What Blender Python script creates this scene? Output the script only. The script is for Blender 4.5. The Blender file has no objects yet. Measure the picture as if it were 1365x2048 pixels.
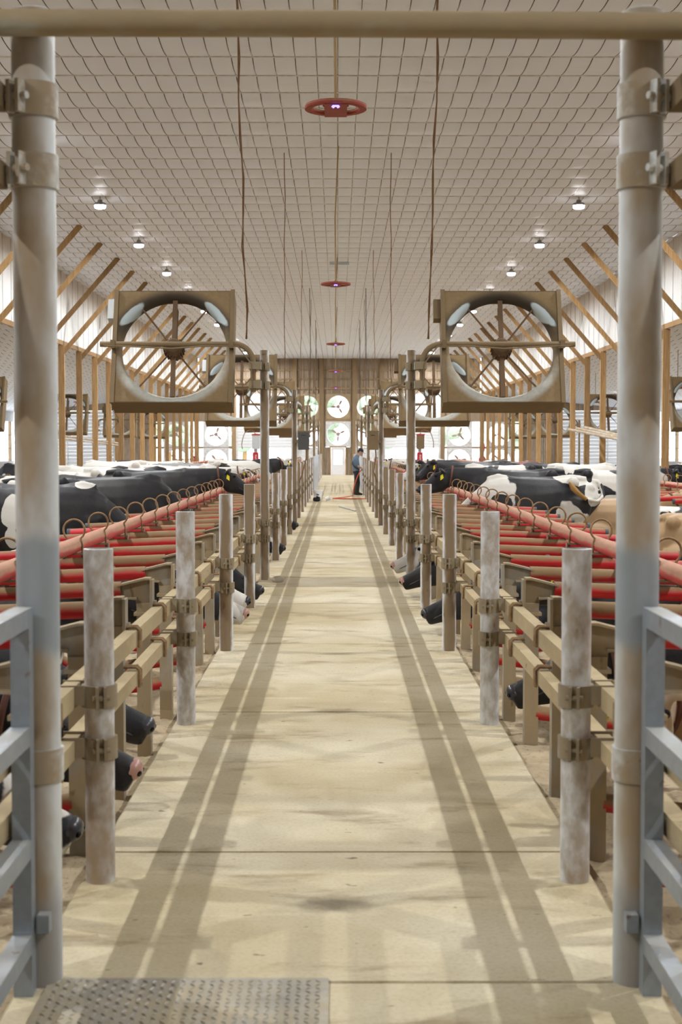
import bpy, math, random
from mathutils import Vector, Matrix, Euler

random.seed(7)
scene = bpy.context.scene
C = scene.collection
R = math.radians
PI = math.pi

# ------------------------------------------------------------------ camera
CAM_H = 1.8
F_PX = 2900.0
cam_d = bpy.data.cameras.new('camera')
cam_d.sensor_fit = 'VERTICAL'
cam_d.sensor_height = 36.0
cam_d.sensor_width = 24.0
cam_d.lens = F_PX / 2048.0 * 36.0
cam_d.clip_end = 600
cam_d.dof.use_dof = True
cam_d.dof.focus_distance = 15.0
cam_d.dof.aperture_fstop = 4.5
cam = bpy.data.objects.new('camera', cam_d)
cam.location = (0, 0, CAM_H)
cam.rotation_euler = (R(90) - math.atan(131 / F_PX), 0, -math.atan(6.5 / F_PX))
C.objects.link(cam)
scene.camera = cam

# ------------------------------------------------------------------ world, exposure
world = bpy.data.worlds.new('sky')
scene.world = world
world.use_nodes = True
wn = world.node_tree.nodes
wbg = wn['Background']
wbg.inputs[0].default_value = (0.89, 0.945, 1.0, 1)
wbg.inputs[1].default_value = 5.0
scene.view_settings.view_transform = 'Standard'
scene.view_settings.look = 'None'
scene.view_settings.gamma = 1.0
scene.view_settings.use_curve_mapping = False
scene.view_settings.exposure = -0.04
LAMP_W = 345.0
LAMP_COL = (0.965, 0.98, 1.0)
scene.cycles.max_bounces = 5
scene.cycles.diffuse_bounces = 3
scene.cycles.glossy_bounces = 2
scene.cycles.transmission_bounces = 3
scene.cycles.use_adaptive_sampling = True
scene.cycles.adaptive_threshold = 0.12
scene.cycles.adaptive_min_samples = 12
scene.cycles.sample_clamp_indirect = 6.0

# building dimensions (metres)
CEIL = 7.37            # main ceiling
BAND = 5.16            # lower edge of the white band above the timber posts
XL, XR = -8.74, 8.98   # timber post rows
SIDE = 20.5            # side walls
YB = 91.6              # back wall
Y0 = -7.0
LOW_SLOPE = 0.10
WX = 0.985             # walkway post line
TRUSS0, TRUSS = 33.6, 3.15

# ------------------------------------------------------------------ mesh helpers
class MB:
    def __init__(s):
        s.v = []; s.f = []
    def add(s, vs, fs):
        o = len(s.v)
        s.v += [tuple(p) for p in vs]
        s.f += [tuple(i + o for i in f) for f in fs]
        return s
    def box(s, x0, x1, y0, y1, z0, z1):
        vs = [(x, y, z) for x in (x0, x1) for y in (y0, y1) for z in (z0, z1)]
        return s.add(vs, [(0,1,3,2), (4,6,7,5), (0,4,5,1), (2,3,7,6), (0,2,6,4), (1,5,7,3)])
    def bar(s, a, b, w, t, up=(0, 0, 1)):
        a = Vector(a); b = Vector(b); d = (b - a).normalized()
        u = Vector(up)
        sd = d.cross(u)
        if sd.length < 1e-4: sd = d.cross(Vector((0, 1, 0)))
        sd.normalize(); n = sd.cross(d).normalized()
        vs = []
        for p in (a, b):
            for i, j in ((-1,-1), (1,-1), (1,1), (-1,1)):
                vs.append(p + sd * (w/2*i) + n * (t/2*j))
        return s.add(vs, [(3,2,1,0), (4,5,6,7), (0,1,5,4), (1,2,6,5), (2,3,7,6), (3,0,4,7)])
    def cyl(s, a, b, r, r2=None, n=16, caps=True):
        return s.tube([a, b], [r, r if r2 is None else r2], n, caps)
    def tube(s, pts, r, n=8, caps=True, closed=False):
        pts = [Vector(p) for p in pts]
        m = len(pts)
        rs = r if isinstance(r, (list, tuple)) else [r] * m
        o = len(s.v); prev = None
        for i, p in enumerate(pts):
            if closed: t = pts[(i+1) % m] - pts[i-1]
            elif i == 0: t = pts[1] - p
            elif i == m-1: t = p - pts[i-1]
            else: t = (pts[i+1] - p).normalized() + (p - pts[i-1]).normalized()
            t.normalize()
            if prev is None:
                ref = Vector((0, 0, 1)) if abs(t.z) < .9 else Vector((0, 1, 0))
                sd = t.cross(ref).normalized()
            else:
                sd = (prev - t * prev.dot(t))
                sd = sd.normalized() if sd.length > 1e-6 else t.cross(Vector((0,0,1))).normalized()
            prev = sd; up = sd.cross(t)
            for k in range(n):
                a = 2*PI*k/n
                s.v.append(tuple(p + sd*(math.cos(a)*rs[i]) + up*(math.sin(a)*rs[i])))
        rings = m if closed else m-1
        for i in range(rings):
            j = (i+1) % m
            for k in range(n):
                l = (k+1) % n
                s.f.append((o+i*n+k, o+j*n+k, o+j*n+l, o+i*n+l))
        if caps and not closed:
            s.f.append(tuple(o+k for k in range(n)))
            s.f.append(tuple(o+(m-1)*n+k for k in reversed(range(n))))
        return s
    def loft(s, st, n=14, p=2.3):
        """st: (centre, half width (lateral), half height)"""
        o = len(s.v); m = len(st)
        for i, (c, hw, hh) in enumerate(st):
            c = Vector(c)
            t = Vector(st[min(i+1, m-1)][0]) - Vector(st[max(i-1, 0)][0])
            t.normalize()
            lat = t.cross(Vector((0, 0, 1)))
            if lat.length < .25: lat = Vector((0, -1, 0))
            lat.normalize(); up = lat.cross(t).normalized()
            for k in range(n):
                a = 2*PI*k/n; ca, sa = math.cos(a), math.sin(a)
                x = math.copysign(abs(ca)**(2/p), ca); y = math.copysign(abs(sa)**(2/p), sa)
                s.v.append(tuple(c + lat*(hw*x) + up*(hh*y)))
        for i in range(m-1):
            for k in range(n):
                l = (k+1) % n
                s.f.append((o+i*n+k, o+(i+1)*n+k, o+(i+1)*n+l, o+i*n+l))
        s.f.append(tuple(o+k for k in range(n)))
        s.f.append(tuple(o+(m-1)*n+k for k in reversed(range(n))))
        return s
    def ell(s, c, rx, ry, rz, n=10, m=7, rot=None):
        o = len(s.v); c = Vector(c)
        for i in range(m+1):
            th = PI*i/m
            for k in range(n):
                a = 2*PI*k/n
                p = Vector((rx*math.sin(th)*math.cos(a), ry*math.sin(th)*math.sin(a), rz*math.cos(th)))
                if rot: p = rot @ p
                s.v.append(tuple(c+p))
        for i in range(m):
            for k in range(n):
                l = (k+1) % n
                s.f.append((o+i*n+k, o+(i+1)*n+k, o+(i+1)*n+l, o+i*n+l))
        return s
    def lathe(s, prof, c=(0,0,0), axis='z', n=24):
        o = len(s.v); m = len(prof); c = Vector(c)
        for (r, h) in prof:
            for k in range(n):
                a = 2*PI*k/n
                if axis == 'z': p = Vector((r*math.cos(a), r*math.sin(a), h))
                elif axis == 'y': p = Vector((r*math.cos(a), h, r*math.sin(a)))
                else: p = Vector((h, r*math.cos(a), r*math.sin(a)))
                s.v.append(tuple(c+p))
        for i in range(m-1):
            for k in range(n):
                l = (k+1) % n
                s.f.append((o+i*n+k, o+i*n+l, o+(i+1)*n+l, o+(i+1)*n+k))
        return s
    def xf(s, M, start=0):
        s.v = s.v[:start] + [tuple(M @ Vector(p)) for p in s.v[start:]]
        return s
    def mesh(s, name, mat=None, smooth=True, angle=40):
        me = bpy.data.meshes.new(name)
        me.from_pydata(s.v, [], s.f)
        me.validate()
        if smooth:
            me.shade_smooth()
            try: me.set_sharp_from_angle(angle=R(angle))
            except Exception: pass
        if mat: me.materials.append(mat)
        return me

def link(name, me, parent=None, loc=None, rot=None):
    o = bpy.data.objects.new(name, me)
    C.objects.link(o)
    if parent: o.parent = parent
    if loc: o.location = loc
    if rot: o.rotation_euler = rot
    return o

def part(name, mb, mat, parent, smooth=True, **kw):
    return link(name, mb.mesh(name, mat, smooth), parent, **kw)

def tag(o, label, cat, group=None, kind=None):
    o['label'] = label; o['category'] = cat
    if group: o['group'] = group
    if kind: o['kind'] = kind
    return o

def thing(name, label, cat, loc=(0,0,0), rot=None, group=None, kind=None):
    o = link(name, None, None, loc, rot)
    o.empty_display_size = .2
    return tag(o, label, cat, group, kind)

def copy_tree(o, parent=None):
    c = o.copy(); C.objects.link(c)
    c.parent = parent
    for ch in o.children: copy_tree(ch, c)
    return c

ONES = ['first','second','third','fourth','fifth','sixth','seventh','eighth','ninth','tenth','eleventh','twelfth',
        'thirteenth','fourteenth','fifteenth','sixteenth','seventeenth','eighteenth','nineteenth']
TENS = {2: 'twent', 3: 'thirt', 4: 'fort', 5: 'fift', 6: 'sixt', 7: 'sevent', 8: 'eight', 9: 'ninet'}
def ordw(n):
    if n <= 19: return ONES[n-1]
    t, u = divmod(n, 10)
    return TENS[t] + ('ieth' if u == 0 else 'y-' + ONES[u-1])

# ------------------------------------------------------------------ materials
class NT:
    def __init__(s, name):
        s.m = bpy.data.materials.new(name); s.m.use_nodes = True
        s.t = s.m.node_tree; s.n = s.t.nodes
        s.b = s.n['Principled BSDF']; s.out = s.n['Material Output']
    def new(s, typ, **kw):
        x = s.n.new(typ)
        for k, v in kw.items(): setattr(x, k, v)
        return x
    def lk(s, a, b): s.t.links.new(a, b)
    def setv(s, sock, v):
        if hasattr(v, 'is_output') or isinstance(v, bpy.types.NodeSocket): s.lk(v, sock)
        else: sock.default_value = v
    def coords(s, rnd=True, scale=(1,1,1)):
        tc = s.new('ShaderNodeTexCoord')
        mp = s.new('ShaderNodeMapping')
        mp.inputs['Scale'].default_value = scale
        s.lk(tc.outputs['Object'], mp.inputs['Vector'])
        if rnd:
            oi = s.new('ShaderNodeObjectInfo')
            sc = s.new('ShaderNodeVectorMath', operation='SCALE')
            cb = s.new('ShaderNodeCombineXYZ')
            for i in range(3): s.lk(oi.outputs['Random'], cb.inputs[i])
            s.lk(cb.outputs[0], sc.inputs[0]); sc.inputs['Scale'].default_value = 57.0
            s.lk(sc.outputs[0], mp.inputs['Location'])
        return mp.outputs[0]
    def wpos(s, scale=(1,1,1)):
        g = s.new('ShaderNodeNewGeometry'); mp = s.new('ShaderNodeMapping')
        mp.inputs['Scale'].default_value = scale
        s.lk(g.outputs['Position'], mp.inputs['Vector'])
        return mp.outputs[0]
    def noise(s, vec, scale, detail=4, rough=.55, dist=0):
        x = s.new('ShaderNodeTexNoise')
        x.inputs['Scale'].default_value = scale; x.inputs['Detail'].default_value = detail
        x.inputs['Roughness'].default_value = rough; x.inputs['Distortion'].default_value = dist
        s.lk(vec, x.inputs['Vector'])
        return x.outputs['Fac']
    def math(s, op, a, b=0.0, c=0.0):
        x = s.new('ShaderNodeMath', operation=op)
        s.setv(x.inputs[0], a); s.setv(x.inputs[1], b); s.setv(x.inputs[2], c)
        return x.outputs[0]
    def smooth(s, v, lo, hi):
        x = s.new('ShaderNodeMapRange', interpolation_type='SMOOTHSTEP')
        s.setv(x.inputs['Value'], v)
        x.inputs['From Min'].default_value = lo; x.inputs['From Max'].default_value = hi
        return x.outputs[0]
    def mix(s, fac, a, b):
        x = s.new('ShaderNodeMix', data_type='RGBA')
        s.setv(x.inputs[0], fac)
        for sock, v in ((x.inputs[6], a), (x.inputs[7], b)):
            if isinstance(v, bpy.types.NodeSocket): s.lk(v, sock)
            else: sock.default_value = (*v, 1) if len(v) == 3 else v
        return x.outputs[2]
    def normal(s):
        g = s.new('ShaderNodeNewGeometry'); sp = s.new('ShaderNodeSeparateXYZ')
        s.lk(g.outputs['Normal'], sp.inputs[0])
        return sp.outputs
    def bump(s, h, strength=.3, dist=.01):
        x = s.new('ShaderNodeBump'); x.inputs['Strength'].default_value = strength
        x.inputs['Distance'].default_value = dist
        s.lk(h, x.inputs['Height']); s.lk(x.outputs[0], s.b.inputs['Normal'])
    def done(s, col, rough=.6, metal=0.0, spec=.4):
        for k, v in (('Base Color', col), ('Roughness', rough), ('Metallic', metal), ('Specular IOR Level', spec)):
            if isinstance(v, bpy.types.NodeSocket): s.lk(v, s.b.inputs[k])
            elif k == 'Base Color': s.b.inputs[k].default_value = (*v, 1)
            else: s.b.inputs[k].default_value = v
        return s.m

DUST = (0.33, 0.245, 0.135)
DUST_L = (0.46, 0.365, 0.21)

def dusty(name, base, dust=DUST, up=0.0, face=0.0, bias=-.1, amt=.9, nscale=3.5, rough=.5, metal=0.0, stretch=(1,1,1), base2=None, spots=True, width=.35, inner=0.0, paint=False, vary=0.0):
    t = NT(name); v = t.coords(scale=stretch)
    n1 = t.noise(v, nscale, 5, .6); n2 = t.noise(v, nscale*6, 3)
    N = t.normal()
    m = t.math('MULTIPLY_ADD', N[2], up, bias)
    m = t.math('MULTIPLY_ADD', N[1], -face, m)
    m = t.math('ADD', m, n1)
    m = t.math('MULTIPLY_ADD', t.math('SUBTRACT', n2, .5), .35, m)
    if vary:
        oi = t.new('ShaderNodeObjectInfo')
        m = t.math('MULTIPLY_ADD', t.math('SUBTRACT', oi.outputs['Random'], .5), vary, m)
    if inner:      # dust settles on the end nearest the walkway
        tc = t.new('ShaderNodeTexCoord'); sx = t.new('ShaderNodeSeparateXYZ'); t.lk(tc.outputs['Object'], sx.inputs[0])
        m = t.math('MULTIPLY_ADD', t.smooth(t.math('ABSOLUTE', sx.outputs[0]), 1.05, .75), inner, m)
    k = t.math('MULTIPLY', t.smooth(m, .5-width/2, .5+width/2), amt)
    b = t.mix(t.smooth(n2, .35, .65), base, base2 or tuple(c*.8 for c in base))
    d = t.mix(n2, tuple(c*.8 for c in dust), tuple(min(1, c*1.15) for c in dust))
    col = t.mix(k, b, d)
    if spots:
        sp = t.smooth(t.noise(v, nscale*4, 2, .5), .70, .76)
        col = t.mix(t.math('MULTIPLY', sp, .6), col, (.12, .065, .03))
    if paint:
        tc2 = t.new('ShaderNodeTexCoord'); s2 = t.new('ShaderNodeSeparateXYZ'); t.lk(tc2.outputs['Object'], s2.inputs[0])
        dz = t.math('ABSOLUTE', t.math('SUBTRACT', s2.outputs[2], 1.30))
        pk = t.smooth(t.math('MULTIPLY_ADD', n1, .55, dz), .46, .38)
        pk = t.math('MAXIMUM', pk, t.math('MULTIPLY', t.smooth(t.math('MULTIPLY_ADD', n1, .5, s2.outputs[2]), .62, .50), .6))
        col = t.mix(t.math('MULTIPLY', pk, .85), col, (.30, .345, .375))
    t.bump(n2, .15, .004)
    r = t.math('MULTIPLY_ADD', k, .9-rough, rough)
    if metal: return t.done(col, r, t.math('MULTIPLY', t.math('SUBTRACT', 1.0, k), metal))
    return t.done(col, r)

def plain(name, col, rough=.6, metal=0.0, var=.15, nscale=6.0, emit=None, es=1.0, spec=.4):
    t = NT(name); v = t.coords()
    n = t.noise(v, nscale, 4)
    c = t.mix(n, tuple(x*(1-var) for x in col), tuple(min(1, x*(1+var)) for x in col))
    if emit:
        t.b.inputs['Emission Color'].default_value = (*emit, 1); t.b.inputs['Emission Strength'].default_value = es
    return t.done(c, rough, metal, spec)

M = {}
M['post'] = dusty('galvanised_post_dust', (.84, .86, .89), (.225, .145, .064), face=.74, bias=-.47, amt=.93, nscale=2.2, rough=.38, metal=.1, stretch=(1,1,.45), base2=(.68,.70,.72), width=.34)  # near-face dust; the widened pale edges also paint in light from the sides
M['postpale'] = dusty('pale_mottled_post', (.74, .76, .78), (.30, .205, .11), face=.16, bias=-.16, amt=.85, nscale=3.0, rough=.36, metal=.15, stretch=(1,1,.6), base2=(.55,.54,.51), width=.4)
M['gatepost'] = dusty('galvanised_gate_post', (.70, .73, .73), (.34, .225, .105), face=.40, bias=-.27, amt=.85, nscale=1.3, rough=.42, metal=.1, stretch=(1,1,.5), base2=(.60,.61,.58), width=.42, paint=True)
M['gatecollar'] = dusty('dirty_gate_collar', (.66, .67, .64), (.34, .24, .125), face=.35, bias=-.15, amt=.85, nscale=4, rough=.45, width=.4)
M['clamp'] = dusty('dirty_clamp', (.40, .385, .35), (.285, .22, .13), face=.3, up=.3, bias=.05, nscale=5, rough=.5, metal=.1)
M['rail'] = dusty('dusty_square_rail', (.40, .31, .185), DUST_L, up=.35, bias=.05, nscale=4, rough=.7, stretch=(1,.3,1))
M['divpost'] = dusty('dusty_divider_post', (.33, .31, .26), (.37, .275, .15), up=.3, face=.15, bias=-.05, nscale=3, rough=.6, metal=.1, stretch=(1,1,.5))
M['red'] = dusty('red_pipe_dust', (.56, .016, .022), (.27, .192, .098), up=.60, bias=-.40, amt=.95, inner=.38, vary=.30, nscale=1.6, rough=.42, stretch=(.8,2,2), base2=(.48,.012,.018), spots=False, width=.55)
M['redclean'] = dusty('red_pipe_clean', (.60, .028, .036), (.55, .16, .13), up=.35, bias=-.2, amt=.6, nscale=1.5, rough=.4, base2=(.52,.02,.03), spots=False)
M['neck'] = dusty('red_neck_rail_dust', (.58, .075, .065), (.50, .31, .20), up=.55, bias=-.05, amt=.85, nscale=5, rough=.5, stretch=(1,.3,1), base2=(.50,.05,.05), spots=False, width=.3)
M['rust'] = dusty('rusty_wire', (.20, .115, .055), (.38, .25, .13), up=.2, bias=0, nscale=20, rough=.7)
M['cap'] = plain('dark_end_cap', (.06, .065, .075), .6)
M['bolt'] = plain('dirty_bolt', (.42, .36, .27), .6, .2)
M['gate'] = dusty('galvanised_square_gate', (.29, .325, .355), (.42, .38, .30), up=.3, bias=-.25, amt=.5, nscale=4, rough=.38, metal=.25, base2=(.26,.29,.315))
M['topbar'] = dusty('dusty_top_bar', (.50, .50, .43), (.34, .245, .125), up=.1, bias=.12, nscale=2.2, rough=.6, stretch=(.5,1,1), base2=(.50,.46,.38))
M['tread'] = dusty('worn_tread_steel', (.42, .40, .35), (.40, .33, .21), bias=0, nscale=3, rough=.3, metal=.3, spots=False)
M['cable'] = plain('dusty_cable', (.20, .115, .06), .8)
M['cable_dark'] = plain('dark_cable', (.05, .04, .035), .7)
M['boxgrey'] = plain('dark_control_box', (.085, .085, .082), .5)
M['boxtan'] = plain('tan_dusty_box', (.215, .152, .08), .85)
M['boxwhite'] = plain('pale_grey_box', (.62, .65, .66), .5)
M['motor'] = plain('dusty_motor', (.15, .09, .048), .85)
M['reddisc'] = dusty('red_dusty_disc', (.34, .055, .035), (.30, .15, .09), up=.5, bias=-.1, nscale=4, rough=.6, spots=False)
M['rod'] = plain('dusty_hanging_rod', (.36, .24, .12), .85)
M['led'] = plain('blue_led', (.1, .1, .8), .4, emit=(.12, .10, 1.0), es=7.0)
M['lens'] = plain('lamp_lens', (.9, .9, .9), .4, emit=(1.0, .97, 1.0), es=22.0)
M['lampbody'] = plain('lamp_housing', (.30, .29, .27), .5)
M['steel'] = plain('bright_galvanised', (.55, .58, .60), .35, .4)
M['redunit'] = plain('red_plastic', (.50, .02, .03), .4)
M['white_plastic'] = plain('white_plastic', (.82, .83, .83), .4, var=.06)
M['black_rubber'] = plain('black_rubber', (.02, .02, .022), .6)
M['hose'] = plain('red_hose', (.55, .075, .03), .5)
M['hosegrey'] = plain('grey_hose', (.45, .45, .44), .5)
M['text'] = plain('white_lettering', (.9, .9, .9), .5, var=.02)
M['stone'] = plain('pale_stone', (.48, .42, .33), .9)
M['pvc'] = dusty('pvc_pipe_dust', (.55, .54, .50), (.40, .28, .15), up=.2, bias=.0, nscale=1.5, rough=.5, spots=False)

def m_wood(name='framing_timber', a=(.43, .265, .115), b=(.31, .175, .07)):
    t = NT(name); v = t.coords(scale=(7, 7, .6))
    n = t.noise(v, 3.0, 5, .6, .4)
    oi = t.new('ShaderNodeObjectInfo')
    c = t.mix(t.smooth(n, .35, .68), a, b)
    k = t.new('ShaderNodeMapRange'); t.lk(oi.outputs['Random'], k.inputs[0])
    k.inputs[3].default_value = .68; k.inputs[4].default_value = 1.15
    hs = t.new('ShaderNodeHueSaturation'); t.lk(c, hs.inputs['Color']); t.lk(k.outputs[0], hs.inputs['Value'])
    t.bump(n, .2, .005)
    return t.done(hs.outputs[0], .75)
M['wood'] = m_wood()
M['woodtan'] = m_wood('dusty_column', (.36, .25, .14), (.28, .19, .10))

def m_concrete():
    t = NT('beige_concrete'); v = t.wpos()
    vs = t.wpos((.55, 1.6, 1)); vx = t.wpos((.35, 2.4, 1))
    big = t.noise(v, .55, 5, .6); mid = t.noise(vs, 2.2, 6, .65, .3); fine = t.noise(v, 55, 3, .6)
    strk = t.noise(vx, 3.2, 5, .6)
    c = t.mix(t.smooth(big, .34, .66), (.45, .37, .215), (.60, .535, .38))
    c = t.mix(t.math('MULTIPLY', t.smooth(mid, .54, .70), .75), c, (.28, .205, .105))
    c = t.mix(t.math('MULTIPLY', t.smooth(strk, .55, .75), .5), c, (.66, .58, .39))
    c = t.mix(t.math('MULTIPLY', t.smooth(fine, .4, .75), .32), c, (.28, .205, .11))
    sp = t.smooth(t.noise(t.wpos((.6, 1.3, 1)), 16, 3, .5), .70, .735)
    c = t.mix(t.math('MULTIPLY', sp, .85), c, (.10, .06, .03))
    t.bump(t.math('MULTIPLY_ADD', fine, .6, mid), .25, .006)
    return t.done(c, t.math('MULTIPLY_ADD', mid, .35, .5), 0, .35)
M['concrete'] = m_concrete()

def m_ground(name, a, b, d, sc=3.0, bump=.6):
    t = NT(name); v = t.wpos()
    n1 = t.noise(v, sc, 6, .65); n2 = t.noise(v, sc*14, 4, .7)
    c = t.mix(t.smooth(n1, .35, .65), a, b)
    c = t.mix(t.math('MULTIPLY', t.smooth(n2, .52, .72), .8), c, d)
    t.bump(t.math('MULTIPLY_ADD', n2, .5, n1), bump, .02)
    return t.done(c, .95, 0, .15)
M['sand'] = m_ground('bedding_sand', (.47, .385, .255), (.38, .30, .19), (.20, .145, .085), 2.4)
M['alley'] = m_ground('alley_floor', (.26, .20, .13), (.34, .28, .19), (.14, .10, .06), .9, .4)
M['bed'] = m_ground('far_bedding', (.36, .29, .18), (.28, .22, .13), (.16, .12, .07), 1.6)
M['outside'] = m_ground('outside_gravel', (.55, .55, .52), (.50, .52, .48), (.40, .42, .38), .4)

def m_ceiling():
    t = NT('white_ceiling_sheet'); v = t.wpos()
    n = t.noise(v, .35, 5, .6); f = t.noise(v, 9, 3)
    d = t.smooth(t.noise(t.wpos((.25, 1.2, 1)), 1.6, 5, .65), .60, .80)
    c = t.mix(n, (.74, .78, .88), (.80, .835, .93))
    c = t.mix(t.math('MULTIPLY', d, .35), c, (.52, .43, .34))
    return t.done(c, .42, 0, .5)
M['ceil'] = m_ceiling()
M['strap'] = plain('dark_strap', (.14, .11, .10), .25, .7, spec=.7)
M['purlin'] = dusty('white_purlin_edge', (.72, .70, .67), (.50, .40, .30), bias=-.12, amt=.7, nscale=2.2, rough=.5, spots=False)
M['void'] = plain('dark_roof_void', (.06, .045, .04), .9)

def m_band():
    t = NT('white_band_sheet'); v = t.coords(scale=(3, 3, .35))
    n = t.noise(v, 2.4, 5, .65)
    tc = t.new('ShaderNodeTexCoord'); sp = t.new('ShaderNodeSeparateXYZ'); t.lk(tc.outputs['Object'], sp.inputs[0])
    top = t.math('MULTIPLY_ADD', sp.outputs[2], .34, t.math('MULTIPLY', n, .6))
    c = t.mix(t.math('MULTIPLY', t.smooth(top, .55, 1.05), .75), (.78, .78, .76), (.42, .30, .18))
    c = t.mix(t.math('MULTIPLY', t.smooth(n, .58, .75), .4), c, (.58, .48, .36))
    return t.done(c, .5)
M['band'] = m_band()
M['siding'] = dusty('brown_dirty_siding', (.42, .335, .25), (.31, .23, .155), bias=0, nscale=1.2, rough=.7, stretch=(2,2,.4), spots=False)
def m_slat():
    t = NT('white_translucent_slat'); t.done((.80, .80, .80), .45)
    tr = t.new('ShaderNodeBsdfTranslucent'); tr.inputs[0].default_value = (.85, .86, .90, 1)
    mx = t.new('ShaderNodeMixShader'); mx.inputs[0].default_value = .16
    t.lk(t.b.outputs[0], mx.inputs[1]); t.lk(tr.outputs[0], mx.inputs[2]); t.lk(mx.outputs[0], t.out.inputs['Surface'])
    return t.m
M['slat'] = m_slat()
M['panelwhite'] = dusty('white_fan_panel', (.76, .76, .76), (.48, .36, .22), up=.0, bias=-.22, amt=.7, nscale=1.2, rough=.5, spots=False)
M['paneltan'] = dusty('tan_fan_panel', (.44, .335, .215), (.34, .24, .14), bias=-.05, nscale=1.4, rough=.8, spots=False)
M['blade'] = plain('reddish_blade', (.34, .24, .21), .5)
M['doorwhite'] = plain('white_steel_door', (.80, .80, .82), .4, var=.03)

def m_glass():
    t = NT('door_glass')
    t.b.inputs['Transmission Weight'].default_value = 1.0
    t.b.inputs['IOR'].default_value = 1.02
    return t.done((.95, .97, 1.0), .05)
M['glass'] = m_glass()

def m_fan():
    """tan dust over pale metal; soot around the top of the throat, two wiped patches at the upper corners"""
    t = NT('fan_housing_dust'); v = t.coords()
    tc = t.new('ShaderNodeTexCoord'); sp = t.new('ShaderNodeSeparateXYZ'); t.lk(tc.outputs['Object'], sp.inputs[0])
    x, y, z = sp.outputs
    n1 = t.noise(v, 3.5, 5, .6); n2 = t.noise(v, 22, 3)
    rr = t.math('SQRT', t.math('ADD', t.math('MULTIPLY', x, x), t.math('MULTIPLY', t.math('MULTIPLY', z, z), 1.15)))
    c = t.mix(n2, (.205, .138, .066), (.28, .198, .103))
    # worn pale metal along the lower lip
    lip = t.math('MULTIPLY', t.smooth(rr, .84, .74), t.smooth(t.math('MULTIPLY_ADD', n1, .8, t.math('MULTIPLY', z, -1.0)), .30, .95))
    c = t.mix(t.math('MULTIPLY', lip, t.math('MULTIPLY_ADD', n2, .5, .45)), c, (.52, .54, .50))
    # soot round the top
    so = t.math('MULTIPLY', t.smooth(t.math('ABSOLUTE', t.math('SUBTRACT', rr, .76)), .19, .03), t.smooth(t.math('MULTIPLY_ADD', n1, .5, z), .10, .70))
    c = t.mix(t.math('MULTIPLY', so, .9), c, (.045, .04, .032))
    # wiped patches
    ax = t.math('SUBTRACT', t.math('ABSOLUTE', x), .565); az = t.math('SUBTRACT', z, .50)
    u = t.math('ADD', ax, az); w = t.math('SUBTRACT', ax, az)
    pd = t.math('ADD', t.math('MULTIPLY', t.math('MULTIPLY', u, u), 110.0), t.math('MULTIPLY', t.math('MULTIPLY', w, w), 11.0))
    pd = t.math('MULTIPLY_ADD', t.math('SUBTRACT', n1, .5), 1.2, pd)
    c = t.mix(t.smooth(pd, 1.15, .70), c, (.50, .58, .60))
    t.bump(n2, .25, .006)
    return t.done(c, .8, 0, .25)
M['fan'] = m_fan()

def m_cow(name, dark, light, tint=None):
    t = NT(name)
    tc = t.new('ShaderNodeTexCoord')
    at = t.new('ShaderNodeAttribute', attribute_type='OBJECT', attribute_name='coat_seed')
    aw = t.new('ShaderNodeAttribute', attribute_type='OBJECT', attribute_name='white_share')
    cb = t.new('ShaderNodeCombineXYZ')
    t.lk(at.outputs['Fac'], cb.inputs[0]); t.lk(t.math('MULTIPLY', at.outputs['Fac'], 1.7), cb.inputs[1])
    mp = t.new('ShaderNodeMapping'); t.lk(tc.outputs['Object'], mp.inputs['Vector']); t.lk(cb.outputs[0], mp.inputs['Location'])
    v = mp.outputs[0]
    n = t.noise(v, 1.25, 3, .45, .35); hair = t.noise(v, 30, 4, .7); soft = t.noise(v, 3.0, 4)
    edge = t.math('MULTIPLY_ADD', t.math('SUBTRACT', hair, .5), .02, n)
    thr = t.math('MULTIPLY_ADD', aw.outputs['Fac'], -.42, .71)
    k = t.smooth(t.math('SUBTRACT', edge, thr), -.008, .008)
    d = t.mix(t.math('MULTIPLY', t.smooth(soft, .45, .75), .55), dark, tint or tuple(c*2.2 for c in dark))
    w = t.mix(t.math('MULTIPLY', t.smooth(soft, .5, .8), .6), light, tuple(c*.72 for c in light))
    c = t.mix(k, d, w)
    t.bump(t.math('MULTIPLY_ADD', hair, .4, soft), .35, .02)
    return t.done(c, .55, 0, .35)
M['holstein'] = m_cow('black_white_coat', (.013, .0125, .015), (.62, .59, .535), (.05, .045, .038))
M['brown'] = m_cow('tan_brown_coat', (.36, .235, .12), (.62, .52, .40), (.27, .165, .08))
M['greywhite'] = m_cow('grey_white_coat', (.50, .46, .41), (.66, .63, .58), (.40, .36, .31))
M['redcow'] = m_cow('red_white_coat', (.16, .035, .02), (.70, .66, .60), (.10, .02, .012))
M['nose_pink'] = plain('pink_nose', (.48, .27, .22), .35)
M['nose_dark'] = plain('dark_wet_nose', (.05, .048, .055), .28)
M['eye'] = plain('dark_eye', (.008, .007, .007), .12)
M['tagy'] = plain('yellow_tag', (.85, .72, .03), .5)
M['collar'] = plain('brown_collar', (.14, .06, .04), .7)
M['switch_w'] = plain('white_tail_hair', (.66, .62, .52), .9)
M['switch_b'] = plain('rusty_tail_hair', (.36, .20, .065), .9)
M['skin'] = plain('skin', (.46, .27, .19), .55, var=.06)
M['denim'] = plain('blue_denim_shirt', (.105, .155, .215), .85, var=.2)
M['jeans'] = plain('dark_jeans', (.018, .021, .032), .85)
M['boot'] = plain('dark_boot', (.022, .024, .023), .5)
M['capm'] = plain('black_cap', (.015, .015, .018), .8)
M['hair'] = plain('dark_hair', (.03, .02, .015), .8)

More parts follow.
